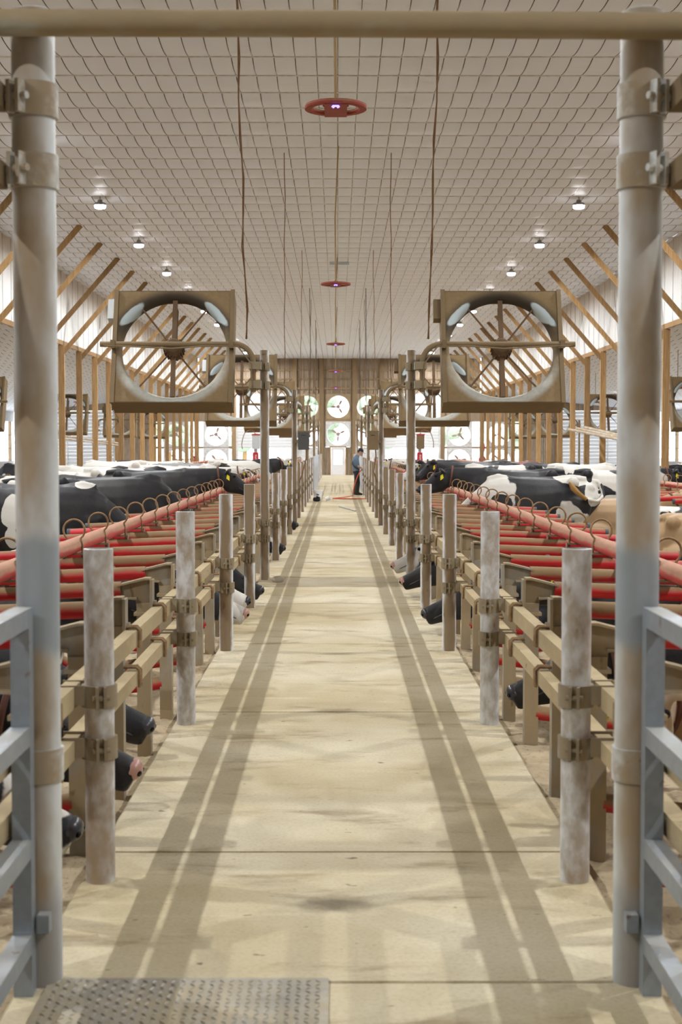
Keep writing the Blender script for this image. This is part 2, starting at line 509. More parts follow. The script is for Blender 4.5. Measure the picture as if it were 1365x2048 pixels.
# ================================================================== SETTING
# walkway: one slab per bay
PY0, PSTEP = 5.95, 3.4
walk = thing('floor', 'raised beige concrete walkway running between the stall rows', 'floor', kind='structure')
def slab(y0, y1):
    mb = MB(); w = 1.07; b = .012; z1 = 0.0; z0 = -.32; g = .006
    y0 += g; y1 -= g
    vs = [(-w, y0, z0), (w, y0, z0), (w, y1, z0), (-w, y1, z0),
          (-w, y0, z1-b), (w, y0, z1-b), (w, y1, z1-b), (-w, y1, z1-b),
          (-w+b, y0+b*.5, z1), (w-b, y0+b*.5, z1), (w-b, y1-b*.5, z1), (-w+b, y1-b*.5, z1)]
    fs = [(3,2,1,0)]
    for i in range(4):
        j = (i+1) % 4
        fs += [(i, j, 4+j, 4+i), (4+i, 4+j, 8+j, 8+i)]
    fs.append((8,9,10,11))
    return mb.add(vs, fs)
ys = [Y0, -2.1, 1.35, 4.80] + [PY0 + PSTEP*k + .42 for k in range(0, 25)] + [YB]
for a, b in zip(ys, ys[1:]):
    part('concrete_slab', slab(a, b), M['concrete'], walk, smooth=False)

# bedding sand strips either side and the alley floors
def ground_strip(x0, x1, y0, y1, nx, ny, zf):
    mb = MB(); vs = []; fs = []
    for j in range(ny+1):
        for i in range(nx+1):
            x = x0 + (x1-x0)*i/nx; y = y0 + (y1-y0)*j/ny
            vs.append((x, y, zf(x, y)))
    for j in range(ny):
        for i in range(nx):
            a = j*(nx+1)+i
            fs.append((a, a+1, a+nx+2, a+nx+1))
    return mb.add(vs, fs)
from mathutils import noise as mnoise
def sandz(x, y):
    ax = abs(x)
    z = -.10 + .05*mnoise.noise((x*2.2, y*2.2, 0)) + .03*mnoise.noise((x*7, y*7, 3)) + .012*mnoise.noise((x*19, y*19, 5))
    z += .07*max(0, mnoise.noise((x*.9, y*.55, 9)))*1.6
    if ax < 1.32: z = min(z, -.015)
    return z
for sgn, nm in ((-1, 'left'), (1, 'right')):
    a, b = sorted((sgn*1.05, sgn*3.5))
    s_ = ground_strip(a, b, 1.0, 40, 48, 560, sandz)
    o = part('bedding_sand', s_, M['sand'], None)
    tag(o, f'loose trampled tan sand bedding in the {nm} stalls beside the walkway', 'sand', kind='stuff')
    a, b = sorted((sgn*1.05, sgn*3.5))
    o = part('far_bedding_sand', ground_strip(a, b, 43, YB-6, 10, 120, lambda x, y: -.1+.03*mnoise.noise((x*2, y*2, 0))), M['sand'], None)
    tag(o, f'tan sand bedding in the far {nm} stall block before the back wall', 'sand', kind='stuff')
fl = part('floor_alley', MB().box(-SIDE, SIDE, Y0, YB, -.60, -.33), M['alley'], None, smooth=False)
tag(fl, 'brown scraped concrete cow alley floor of the whole barn', 'floor', kind='structure')
for sgn, nm in ((-1, 'left'), (1, 'right')):
    a, b = sorted((sgn*5.2, sgn*8.5))
    o = part('floor_bed', ground_strip(a, b, 8, YB-4, 18, 300, lambda x, y: -.12+.05*mnoise.noise((x*1.5, y*1.5, 2))+.02*mnoise.noise((x*6, y*6, 4))), M['bed'], None)
    tag(o, f'raised brown bedding platform beyond the {nm} cow alley', 'bedding', kind='stuff')
    a, b = sorted((sgn*1.05, sgn*3.5))

# ------------------------------------------------------------------ ceiling
PUR = TRUSS/3; CW = .305; GAP = .016; SAG = .046
ceil = thing('ceiling', 'white sheet ceiling held by dark straps and pale cross battens', 'ceiling', (0, 0, CEIL), kind='structure')
NSEG = 5
def cell_geo(x0, y0, z0, w, l, slope=0.0, nseg=NSEG):
    vs = []; fs = []
    for j in range(nseg+1):
        t = j/nseg
        dz = -SAG*4*t*(1-t)
        for i in range(2):
            xx = x0 + (GAP/2 if i == 0 else w-GAP/2)
            vs.append((xx, y0+l*t, z0 + dz + slope*(xx)))
    for j in range(nseg):
        a = 2*j
        fs.append((a, a+2, a+3, a+1))
    return vs, fs
row0 = TRUSS0 - PUR*math.floor((TRUSS0-Y0)/PUR)
nrow = int((YB-row0)/PUR)
ncol_l = int(abs(XL)/CW); ncol_r = int(XR/CW)
cellme = None
tmp = MB(); vs, fs = cell_geo(-CW/2, 0, 0, CW, PUR); tmp.add(vs, fs); cellme = tmp.mesh('ceiling_panel', M['ceil'])
cells = []
for r in range(nrow+1):
    y = row0 + r*PUR
    for c in range(-ncol_l-1, ncol_r+1):
        cells.append((y, c*CW + CW/2))
def inview(y, x):
    return y > 17.2 and abs(x) < 676/2900*(y+PUR)+.1
near = sorted([c for c in cells if inview(*c)])[:300]
nearset = set(near)
for (y, x) in near:
    link('ceiling_panel', cellme, ceil, (x, y, 0))
rest = MB()
for (y, x) in cells:
    if (y, x) in nearset: continue
    vs, fs = cell_geo(x-CW/2, y, 0, CW, min(PUR, YB-y)); rest.add(vs, fs)
o = part('ceiling_panel_field', rest, M['ceil'], ceil); o['kind'] = 'stuff'
# straps along the length
def strap_geo(x, y0, rows, z0, w=.018, slope=0):
    vs = []; fs = []
    k = 0
    for r in range(rows):
        for j in range(NSEG + (1 if r == rows-1 else 0)):
            t = j/NSEG
            z = z0 - SAG*4*t*(1-t) + .004
            y = y0 + (r+t)*PUR
            vs += [(x-w/2, y, z+slope*x), (x+w/2, y, z+slope*x)]
    for i in range(len(vs)//2-1):
        a = 2*i; fs.append((a, a+2, a+3, a+1))
    return vs, fs
smb = MB(); vs, fs = strap_geo(0, row0, nrow, 0); smb.add(vs, fs); strapme = smb.mesh('strap', M['strap'])
for c in range(-ncol_l, ncol_r+1):
    link('strap', strapme, ceil, (c*CW, 0, 0))
pm = MB().box(XL, XR, -.016, .016, -.014, .004).mesh('batten', M['purlin'], False)
for r in range(nrow+1):
    link('batten', pm, ceil, (0, row0 + r*PUR, 0))
part('roof_void_backing', MB().box(XL, XR, Y0, YB, .05, .12), M['void'], ceil, smooth=False)

# lower sloping side ceilings
for sgn, nm, xe in ((-1, 'left', XL), (1, 'right', XR)):
    low = thing(f'ceiling_{nm}', f'low white sheet ceiling sloping down to the {nm} side wall', 'ceiling', (xe, 0, BAND), kind='structure')
    mb = MB(); sb = MB()
    wid = SIDE - abs(xe); nc = int(wid/CW)+1
    sl = -LOW_SLOPE*sgn
    for r in range(nrow+1):
        y = row0 + r*PUR
        for c in range(nc):
            x = sgn*c*CW + (0 if sgn > 0 else -CW)
            vs, fs = cell_geo(x, y, 0, CW, min(PUR, YB-y), sl, 4); mb.add(vs, fs)
        a, b = sorted((0, sgn*wid))
        sb.add([(a, y-.014, -.006+a*sl), (b, y-.014, -.006+b*sl), (b, y+.014, -.006+b*sl), (a, y+.014, -.006+a*sl)], [(0,1,2,3)])
    o = part('ceiling_panel_field', mb, M['ceil'], low); o['kind'] = 'stuff'
    o = part('batten_field', sb, M['purlin'], low); o['kind'] = 'stuff'
    vb = MB(); a, b = 0, sgn*wid
    vb.add([(a, Y0, .05), (b, Y0, .05+b*sl), (b, YB, .05+b*sl), (a, YB, .05)], [(0,1,2,3)])
    part('roof_void_backing', vb, M['void'], low, smooth=False)

# white band panels between low ceiling and main ceiling
for sgn, nm, xe in ((-1, 'left', XL), (1, 'right', XR)):
    wl = thing(f'wall_{nm}_band', f'white ribbed sheet band above the {nm} row of timber posts', 'wall', (xe, 0, BAND), kind='structure')
    h = CEIL-BAND; PW = 1.0
    mb = MB()
    mb.box(0, .02*sgn, .01, PW-.02, 0, h) if sgn > 0 else mb.box(-.02, 0, .01, PW-.02, 0, h)
    for q in (0.0,):
        mb.box(-.02*sgn if sgn > 0 else 0, 0 if sgn > 0 else .02, -.015, .02, 0, h)
    pme = mb.mesh('band_panel', M['band'], False)
    n = int((YB-Y0)/PW)
    for k in range(n+1):
        if Y0+k*PW+PW > YB: break
        link('band_panel', pme, wl, (0, Y0+k*PW, 0))
    part('lower_beam', MB().box(min(0, .05*sgn), max(0, .05*sgn), Y0, YB, -.14, -.002), M['wood'], wl, smooth=False)

# side walls: kick wall, head, posts, open curtain bays with bars
for sgn, nm in ((-1, 'left'), (1, 'right')):
    w = thing(f'wall_{nm}', f'{nm} side wall with open curtain bays letting daylight in', 'wall', (sgn*SIDE, 0, 0), kind='structure')
    part('kick_wall', MB().box(-.1, .1, Y0, YB, -.33, .9), M['panelwhite'], w, smooth=False)
    part('head_beam', MB().box(-.1, .1, Y0, YB, 3.35, 4.2), M['panelwhite'], w, smooth=False)
    part('closed_curtain', MB().box(-.03, .03, Y0, 46.0, .9, 3.35), M['slat'], w, smooth=False)  # unseen curtain added to keep side daylight from flattening the near half
    pmx = MB().box(-.09, .09, -.09, .09, .9, 3.35).mesh('wall_post', M['woodtan'], False)
    bmx = MB().box(-.02, .02, Y0, YB, -.02, .02).mesh('curtain_bar', M['panelwhite'], False)
    y = Y0+.1
    while y < YB:
        link('wall_post', pmx, w, (0, y, 0)); y += 3.15
    for z in (1.7, 2.5):
        link('curtain_bar', bmx, w, (0, 0, z))

fw = thing('wall_front', 'whitish sheet end wall behind the viewer', 'wall', (0, Y0, 0), kind='structure')  # added out of view to cut frontal light and bounce some onto near posts
part('wall_sheet', MB().box(-SIDE, SIDE, -.1, 0, -.33, CEIL), M['panelwhite'], fw, smooth=False)

# ------------------------------------------------------------------ back wall
S = YB/F_PX                       # metres per pixel on the back wall
def bx(px): return (px-676)*S
def bz(py): return CAM_H + (893-py)*S
bw = thing('wall_back', 'brown ribbed metal end wall above the far fans', 'wall', (0, YB, 0), kind='structure')
def ribbed(x0, x1, z0, z1, pitch=.30):
    mb = MB(); vs = []; fs = []
    x = x0; prof = []
    while x < x1:
        prof += [(x, 0), (min(x+pitch*.72, x1), 0), (min(x+pitch*.78, x1), -.06), (min(x+pitch*.94, x1), -.06)]
        x += pitch
    prof.append((x1, 0))
    for (px, dy) in prof:
        vs += [(px, dy, z0), (px, dy, z1)]
    for i in range(len(prof)-1):
        fs.append((2*i, 2*i+2, 2*i+3, 2*i+1))
    mb.add(vs, fs)
    mb.box(x0, x1, .02, .08, z0, z1)
    return mb
ZT = 5.10
part('ribbed_siding', ribbed(XL, XR, ZT, CEIL+.05), M['siding'], bw, smooth=False)
for sgn, xe in ((-1, XL), (1, XR)):
    a, b = sorted((xe, sgn*SIDE))
    part('ribbed_siding', ribbed(a, b, 4.05, ZT), M['siding'], bw, smooth=False)
girt = MB().box(0, 1, -.11, -.04, -.06, .06)
for z in (5.45, 6.05, 6.6):
    part('girt', MB().box(XL, XR, -.10, -.036, z-.05, z+.05), M['woodtan'], bw, smooth=False)
# columns
for x in (-13.9, -11.6, -8.9, -6.55, -2.72, -1.02, 1.06, 2.78, 6.62, 9.1, 11.6, 13.9):
    top = CEIL if abs(x) < 8.6 else (BAND-.1 if abs(x) < 10 else 4.6)
    part('column', MB().box(x-.14, x+.14, -.16, .10, -.33, top), M['woodtan'] if abs(x) < 8 else M['wood'], bw, smooth=False)
# infill around fans: dark strips and rails
for x0, x1 in ((-2.6, -1.14), (-.9, .92), (1.18, 2.66)):
    part('sill_beam', MB().box(x0, x1, -.05, .06, 3.36, 3.53), M['woodtan'], bw, smooth=False)
for x0, x1 in ((-8.8, -6.7), (6.75, 9.0), (-11.5, -9.0), (9.2, 11.5)):
    part('sill_beam', MB().box(x0, x1, -.05, .06, 1.66, 1.80), M['woodtan'], bw, smooth=False)
    part('fill_sheet', MB().box(x0, x1, -.01, .05, 3.36, min(ZT, 4.1) if abs(x0) > 8.9 else ZT), M['siding'], bw, smooth=False)
    part('kick_sheet', MB().box(x0, x1, -.01, .05, -.33, .13), M['siding'], bw, smooth=False)
for s_ in (-1, 1):
    # sheets beside the pedestrian door and strips beside the centre fans
    a, b = sorted((s_*.50, s_*1.0)); part('side_sheet', ribbed(a, b, -.3, 1.76, .16), M['siding'], bw, smooth=False)
    a, b = sorted((s_*.76, s_*1.0)); part('side_strip', MB().box(a, b, 0, .05, 1.76, ZT), M['siding'], bw, smooth=False)
    a, b = sorted((s_*1.05, s_*2.72)); part('kick_sheet', MB().box(a, b, -.01, .05, -.33, 1.75), M['panelwhite'], bw, smooth=False)
    for (xa, xb) in ((1.08, 1.16), (2.62, 2.72)):
        a, b = sorted((s_*xa, s_*xb)); part('side_strip', MB().box(a, b, 0, .05, 1.75, ZT), M['siding'], bw, smooth=False)
    a, b = sorted((s_*14.0, s_*SIDE)); part('kick_sheet', MB().box(a, b, -.01, .05, -.33, .4), M['panelwhite'], bw, smooth=False)
    a, b = sorted((s_*11.6, s_*13.9)); part('fill_sheet', MB().box(a, b, -.01, .05, -.33, 4.1), M['siding'], bw, smooth=False)

# wall fans
def wall_fan_meshes(hw, hh, r):
    fr = MB(); n = 32
    vs = []; fs = []
    for k in range(n):
        a = 2*PI*k/n; ca, sa = math.cos(a), math.sin(a)
        m = max(abs(ca)/hw, abs(sa)/hh)
        vs += [(ca/m, -.06, sa/m), (ca*r*1.04, -.06, sa*r*1.04), (ca*r, .02, sa*r), (ca*r, .25, sa*r), (ca/m, .03, sa/m)]
    for k in range(n):
        l = (k+1) % n
        for q in range(3):
            fs.append((5*k+q, 5*l+q, 5*l+q+1, 5*k+q+1))
        fs.append((5*k, 5*k+4, 5*l+4, 5*l))
    fr.add(vs, fs)
    sp = MB()
    for k in range(8):
        a = PI/8 + PI*k/4
        sp.bar((0, .02, 0), (r*math.cos(a), .02, r*math.sin(a)), .014, .014)
    for q in (.35, .7):
        sp.tube([(r*q*math.cos(2*PI*k/24), .02, r*q*math.sin(2*PI*k/24)) for k in range(24)], .006, 5, closed=True)
    hub = MB().lathe([(0, -.10), (.10, -.10), (.12, -.02), (.12, .12), (0, .12)], axis='y', n=16)
    bl = MB()
    vs = []; fs = []
    for i in range(6):
        q = .1 + (r*.66-.1)*i/5; w = .04+.05*math.sin(PI*i/5); tw = .9-.5*i/5
        for s_ in (-1, 1):
            vs.append((s_*w*math.cos(tw), .16+s_*w*math.sin(tw), q))
    for i in range(5): fs.append((2*i, 2*i+1, 2*i+3, 2*i+2))
    bl.add(vs, fs)
    return fr, sp, hub, bl
wf_fr, wf_sp, wf_hub, wf_bl = wall_fan_meshes(.80, .80, .69)
wf = {}
for k in ('panelwhite', 'paneltan'):
    wf[k] = wf_fr.mesh('fan_panel', M[k])
wf_s = wf_sp.mesh('guard', M['rod']); wf_h = wf_hub.mesh('hub', M['blade']); wf_b = wf_bl.mesh('blade', M['blade'])
def wall_fan(x, z, mk, label, ang):
    t = thing('wall_fan', label, 'fan', (x, YB-.02, z), group='exhaust fans in the back wall')
    link('fan_panel', wf[mk], t); link('guard', wf_s, t); link('hub', wf_h, t)
    for k in range(3): link('blade', wf_b, t, rot=(0, ang + k*2*PI/3, 0))
wall_fan(.03, 4.31, 'paneltan', 'upper round exhaust fan in a tan panel at the far end', .5)
wall_fan(.03, 2.58, 'panelwhite', 'round exhaust fan in a whitish panel directly above the white door', 1.1)
for s_, nm in ((-1, 'left'), (1, 'right')):
    wall_fan(s_*1.92, 4.31, 'paneltan', f'upper exhaust fan just {nm} of the middle pair at far end', .2)
    wall_fan(s_*1.92, 2.58, 'paneltan', f'lower exhaust fan just {nm} of the middle pair at far end', .9)
    for (xx, w) in ((7.68, 'beside the white roll door'), (10.2, 'behind the timber posts')):
        wall_fan(s_*xx, 2.56, 'panelwhite', f'upper white exhaust fan {w} on the far {nm}', .3)
        wall_fan(s_*xx, .92, 'panelwhite', f'lower white exhaust fan {w} on the far {nm}', 1.4)

# white slatted roll doors with an open strip below
def roll_door(x0, x1, ztop, zbot, label, n, idx):
    d = thing(f'door_{idx}', label, 'door', ((x0+x1)/2, YB, 0), kind='structure')
    w = (x1-x0)/2; h = (ztop-zbot)/n
    me = MB().add([(-w, 0, 0), (w, 0, 0), (w, -.02, h*.2), (-w, -.02, h*.2), (w, -.02, h*.9), (-w, -.02, h*.9), (w, .0, h*.97), (-w, 0, h*.97), (-w, .03, 0), (w, .03, 0), (w, .03, h*.97), (-w, .03, h*.97)],
        [(0,1,2,3), (3,2,4,5), (5,4,6,7), (8,11,10,9), (0,8,9,1), (7,6,10,11)]).mesh('slat', M['slat'], False)
    for k in range(n): link('slat', me, d, (0, 0, zbot+k*h))
    for s_ in (-1, 1):
        part('door_track', MB().box(s_*w-.06, s_*w+.06, -.08, .04, -.33, ztop+.1), M['panelwhite'], d, smooth=False)
    part('mullion', MB().box(-.03, .03, -.05, -.02, zbot, ztop), M['panelwhite'], d, smooth=False)
roll_door(-6.35, -2.9, 5.14, 1.72, 'white slatted roll door half open left of the far fans', 18, 2)
roll_door(2.95, 6.42, 5.14, 1.72, 'white slatted roll door half open right of the far fans', 18, 3)
roll_door(-20.0, -14.1, 4.04, .45, 'wide white slatted roll door at the far left corner', 16, 4)
roll_door(14.1, 20.0, 4.04, .45, 'wide white slatted roll door at the far right corner', 16, 5)
for i, (s_, nm) in enumerate(((-1, 'left'), (1, 'right'))):
    a, b = sorted((s_*2.9, s_*6.4))
    part('kick_sheet', MB().box(a, b, -.01, .05, -.33, .35), M['panelwhite'], bw, smooth=False)

# pedestrian door
d = thing('door_1', 'white steel door with a bright window at the far end of the walkway', 'door', (.02, YB-.03, 0), kind='structure')
dl = MB()
dl.box(-.44, -.27, -.02, .03, 0, 1.74).box(.27, .44, -.02, .03, 0, 1.74).box(-.27, .27, -.02, .03, 0, .66).box(-.27, .27, -.02, .03, 1.56, 1.74)
dlo = part('door_leaf', dl, M['doorwhite'], d, smooth=False)
part('door_glass', MB().box(-.27, .27, 0, .008, .66, 1.56), M['glass'], d, smooth=False)
part('door_frame', MB().box(-.53, -.45, -.05, .05, 0, 1.80).box(.45, .53, -.05, .05, 0, 1.80).box(-.53, .53, -.05, .05, 1.745, 1.82), M['wood'], d, smooth=False)
part('knob', MB().ell((.36, -.05, .82), .03, .03, .03), M['steel'], d)
g = part('ground_outside', MB().box(-80, 80, YB+.3, 260, -.6, -.35), M['outside'], None, smooth=False)
tag(g, 'pale gravel yard seen bright through the far openings', 'ground', kind='structure')

# ================================================================== timber posts and braces
pw = MB().box(-.095, .095, -.07, .07, -.33, BAND-.14)
postme = pw.mesh('timber_post', M['wood'], False)
for sgn, nm, xe in ((-1, 'left', XL), (1, 'right', XR)):
    sm = MB().bar((0, 0, BAND-.35-BAND), (-sgn*2.30, 0, CEIL-.02-BAND), .05, .16, up=(0, 1, 0))
    bme = MB().bar((-sgn*.02, 0, BAND-.42), (-sgn*2.30, 0, CEIL-.01), .14, .05, up=(0, 1, 0)).mesh('diagonal_brace', M['wood'], False)
    k = 0; y = TRUSS0 - 3*TRUSS
    i = 1
    while y < YB-.5:
        t = thing('timber_post', f'{ordw(i)} timber post with diagonal brace from the front, {nm} row', 'post', (xe + sgn*.03, y, 0), group=f'timber posts in the {nm} row')
        link('post_shaft', postme, t)
        o = link('diagonal_brace', bme, t)
        y += TRUSS; i += 1

# ceiling lamps (own light inside)
lamp_body = MB().lathe([(0, .10), (.05, .10), (.06, .05), (.12, .03), (.14, .0), (.14, -.02), (0, -.02)], n=20).mesh('housing', M['lampbody'])
lamp_lens = MB().lathe([(.125, -.018), (.13, -.05), (.115, -.085), (.07, -.10), (0, -.105)], n=20).mesh('lens', M['lens'])
lamp_hook = MB().tube([(0, 0, .10), (0, 0, .17)], .012, 6).mesh('hanger', M['lampbody'])
ld = bpy.data.lights.new('lamp_light', 'AREA'); ld.shape = 'DISK'; ld.size = .14; ld.energy = LAMP_W; ld.color = LAMP_COL
def lamp(x, y, z, label, light=True, power=None):
    t = thing('high_bay_lamp', label, 'lamp', (x, y, z), group='high bay lamps')
    link('housing', lamp_body, t); link('lens', lamp_lens, t); link('hanger', lamp_hook, t)
    if light:
        o = link('lamp_light', ld, t, (0, 0, -.112))
for sgn, nm, x in ((-1, 'left', -5.3), (1, 'right', 5.38)):
    for k in range(-4, 11):
        y = 26.3 + 6.3*k
        i = k+5
        lamp(x, y, CEIL-.18, f'{ordw(i)} round high bay lamp from the front under the {nm} ceiling', True)
    for k in range(0, 5):
        y = 20 + 14.0*k
        xx = sgn*14.5
        lamp(xx, y, BAND - LOW_SLOPE*(abs(xx)-8.8) - .19, f'{ordw(k+1)} high bay lamp from the front under low {nm} ceiling', True)

# ================================================================== walkway posts
short_me = {}
def post_mesh(h, r=.061, mat='post'):
    mb = MB()
    mb.lathe([(r, -.02), (r, h), (r-.008, h+.002), (r-.008, h-.06), (0, h-.06)], n=24)
    return mb.mesh('post_tube', M[mat])
shortme = post_mesh(1.38); paleme = post_mesh(1.38, mat='postpale'); tallme = post_mesh(3.09)
def collar_mesh(r=.066, h=.09):
    mb = MB().lathe([(r-.004, -h/2), (r+.008, -h/2), (r+.008, h/2), (r-.004, h/2)], n=24)
    return mb.mesh('collar', M['clamp'])
def flange_mesh(r=.066, h=.09, ang=0):
    mb = MB()
    for s_ in (-1, 1):
        mb.box(s_*.016-.006, s_*.016+.006, -r-.035, -r+.002, -h/2, h/2)
    mb.cyl((-.035, -r-.018, 0), (.035, -r-.018, 0), .011, n=8)
    mb.xf(Matrix.Rotation(ang, 4, 'Z'))
    return mb.mesh('clamp_flange', M['clamp'])
colme = collar_mesh(); flme = {1: flange_mesh(ang=R(-14)), -1: flange_mesh(ang=R(14))}
strapclamp = {}
for sgn in (-1, 1):
    # bracket straps reaching from collar to the square rails
    x0, x1 = sorted((sgn*.05, sgn*.165))
    strapclamp[sgn] = [MB().box(x0, x1, q*.0705-.0045, q*.0705+.0045, -.03, .05).mesh('rail_bracket', M['clamp'], False) for q in (-1, 1)]
RAIL_Z = (.775, .560)
npost = 25
for sgn, nm in ((-1, 'left'), (1, 'right')):
    for k in range(npost):
        y = PY0 + PSTEP*k
        tall = k % 4 == 0 and k > 0
        if y > 86: break
        kind = 'tall round fan post' if tall else 'short round galvanised post'
        t = thing('fan_post' if tall else 'fence_post', f'{kind}, {ordw(k+1)} post behind the {nm} gate post along walkway', 'post', (sgn*WX, y, 0), group=f'{nm} walkway posts')
        link('post_tube', tallme if tall else (paleme if k < 2 else shortme), t)
        if y < 56:
            for z in RAIL_Z:
                c = link('collar', colme, t, (0, 0, z)); link('clamp_flange', flme[sgn], c); [link('rail_bracket', q, c) for q in strapclamp[sgn]]
# front gate posts
gp = MB().lathe([(.071, -.02), (.071, 3.22), (.063, 3.225), (.063, 3.15), (0, 3.15)], n=28).mesh('post_tube', M['gatepost'])
gcol = MB().lathe([(.070, -.055), (.080, -.055), (.080, .055), (.070, .055)], n=28).mesh('collar', M['gatecollar'])
gfl = {}
for sgn in (-1, 1):
    mb = MB()
    for s_ in (-1, 1): mb.box(s_*.018-.007, s_*.018+.007, -.112, -.07, -.052, .052)
    mb.cyl((-.045, -.092, 0), (.045, -.092, 0), .013, n=8)
    mb.xf(Matrix.Rotation(R(26)*sgn, 4, 'Z'))
    gfl[sgn] = mb.mesh('clamp_flange', M['gatecollar'], False)
for sgn, nm in ((-1, 'left'), (1, 'right')):
    t = thing('gate_post', f'thick tall galvanised post nearest the camera on the {nm}', 'post', (sgn*1.0, 4.82, 0))
    link('post_tube', gp, t)
    for z in (2.93, 2.70):
        c = link('collar', gcol, t, (0, 0, z)); link('clamp_flange', gfl[sgn], c)
    c = link('collar', gcol, t, (0, 0, .74))
    bl = MB().box(-sgn*.085-.02, -sgn*.085+.02, -.03, .03, -.04, .04)
    part('collar_bolt', MB().cyl((sgn*.02, -.095, 0), (sgn*.02, -.075, 0), .014, n=8), M['steel'], c)
    mg = M['gate']
# top bar between gate posts
o = part('top_bar', MB().tube([(-2.1, 4.70, 3.155), (0, 4.70, 3.150), (2.1, 4.70, 3.135)], .042, 18), M['topbar'], None)
tag(o, 'dusty round pipe spanning between the two near gate posts overhead', 'pipe')

# front gates of square tube, running toward the camera
for sgn, nm in ((-1, 'left'), (1, 'right')):
    t = thing('gate', f'galvanised square-tube gate panel beside the near {nm} post', 'gate', (sgn*1.03, 4.70, 0))
    part('upright', MB().box(-.031, .031, -.031, .031, .0, 1.275), M['gate'], t, smooth=False)
    for z in (1.245, .86, .49, .175):
        part('rung', MB().box(-.031, .031, -3.0, -.032, z-.031, z+.031), M['gate'], t, smooth=False)
    part('far_upright', MB().box(-.031, .031, -3.07, -3.0, 0, 1.275), M['gate'], t, smooth=False)
    part('hinge_lug', MB().box(-sgn*.06-.02, -sgn*.06+.02, .0, .05, .20, .26), M['gate'], t, smooth=False)

# square rails
for sgn, nm in ((-1, 'left'), (1, 'right')):
    for z, w in zip(RAIL_Z, ('upper', 'lower')):
        a, b = sorted((sgn*1.075, sgn*1.138)); hh = .045 if w == 'upper' else .0385
        t = thing('fence_rail', f'{w} square tan rail running along the {nm} walkway posts', 'rail', (0, 0, z), group='square fence rails')
        segs = [(1.6, 5.2), (5.2, 12.2), (12.2, 19.3), (19.3, 26.0), (26.0, 33.0), (33.0, 39.5), (39.5, 47), (47, 56)]
        for (y0, y1) in segs:
            part('rail_length', MB().box(a, b, y0+.003, y1-.003, -hh, hh), M['rail'], t, smooth=False)

# ================================================================== stall dividers
DY0, DSTEP = 2.1, 1.13
def dys(y0, y1):
    k = 0; out = []
    while True:
        y = DY0 + DSTEP*k
        if y > y1: return out
        if y >= y0: out.append(y)
        k += 1
def divider_proto(sgn, near=True):
    p = {}
    s = sgn
    mb = MB()
    # upright: rectangular hollow section
    mb.box(-.042, .042, -.04, .04, -.35, .84); p['upright'] = mb.mesh('upright', M['divpost'], False)
    mb = MB(); x = s*.17
    # bracket: web, sloped top flange and lower flange reaching to the pipe
    prof = [(-.045, .78), (-.045, .985), (.0, .985), (.16, .945), (.16, .872), (.05, .855), (.045, .78)]
    n_ = len(prof)
    vs = [(s*a, -.014, b) for a, b in prof] + [(s*a, .014, b) for a, b in prof]
    mb.add(vs, [tuple(range(n_)), tuple(reversed(range(n_, 2*n_)))] + [(i, (i+1) % n_, n_+(i+1) % n_, n_+i) for i in range(n_)])
    mb.bar((-s*.04, 0, .990), (s*.0, 0, .990), .10, .012).bar((s*0, 0, .989), (s*.16, 0, .949), .10, .012)
    mb.box(min(s*.04, s*.165), max(s*.04, s*.165), -.052, .052, .866, .878)
    p['bracket'] = mb.mesh('head_bracket', M['divpost'], False)
    mb = MB().box(-s*.048-.008, -s*.048+.008, -.052, .052, .79, .985); p['plate'] = mb.mesh('face_plate', M['divpost'], False)
    mb = MB()
    for z in (.75, .84):
        mb.cyl((-s*.075, 0, z), (-s*.04, 0, z), .018, n=8)
    p['bolts'] = mb.mesh('bolt', M['bolt'])
    mb = MB().box(-.058, .058, -.056, .056, .765, .785); p['band'] = mb.mesh('strap_band', M['divpost'], False)
    p['top'] = MB().cyl((s*.14, 0, .925), (s*1.70, 0, .865), .047, n=14).mesh('top_pipe', M['red'])
    p['cap'] = MB().cyl((s*1.70, 0, .865), (s*1.735, 0, .8635), .049, n=14).mesh('end_cap', M['cap'])
    p['low'] = MB().tube([(s*.03, 0, .16), (s*.5, 0, .10), (s*.9, 0, .12), (s*1.45, 0, .50), (s*1.62, 0, .72), (s*1.66, 0, .84)], .045, 12).mesh('lower_pipe', M['red'])
    p['foot'] = MB().box(-.11 if s < 0 else -.05, .05 if s < 0 else .11, -.05, .05, -.13, -.02).mesh('foot_plate', M['divpost'], False)
    # double U wire around a square rail; inner rail face at |x| 1.075, local origin at |x|=1.19
    mb = MB()
    xi = -s*.127; xo = s*.02
    for dy in (-.022, .022):
        pts = [(xo, dy, .058), (xi*.86, dy, .058), (xi, dy, .040), (xi, dy, -.050)]
        mb.tube(pts, .0095, 7)
    p['uwire'] = mb.mesh('rail_u_bolt', M['rust'])
    return p
PR = {s: divider_proto(s) for s in (-1, 1)}
DX = 1.19
NECK_X, NECK_Z = 2.03, 1.04
def divider(sgn, y, label, group, near=True, x=None):
    P = PR[sgn]
    t = thing('stall_divider', label, 'stall divider', (x if x is not None else sgn*DX, y, 0), group=group)
    link('upright', P['upright'], t)
    h = link('head_bracket', P['bracket'], t)
    if near:
        link('face_plate', P['plate'], h); link('bolt', P['bolts'], h); link('strap_band', P['band'], h)
        for z in RAIL_Z:
            link('rail_u_bolt', P['uwire'], t, (0, 0, z))
    link('top_pipe', P['top'], t); link('end_cap', P['cap'], t)
    link('lower_pipe', P['low'], t)
loop_pts = []
for k in range(19):
    a = R(-52) + R(284)*k/18
    loop_pts.append((.082*math.cos(a), 0, .118+.082*math.sin(a)))
leg = .052
lp = [(leg+.012, 0, -.13), (leg+.012, 0, -.01)] + loop_pts + [(-leg-.012, 0, -.01), (-leg-.012, 0, -.13)]
loopme = MB().tube(lp, .0085, 7).mesh('loop_bolt', M['rust'])
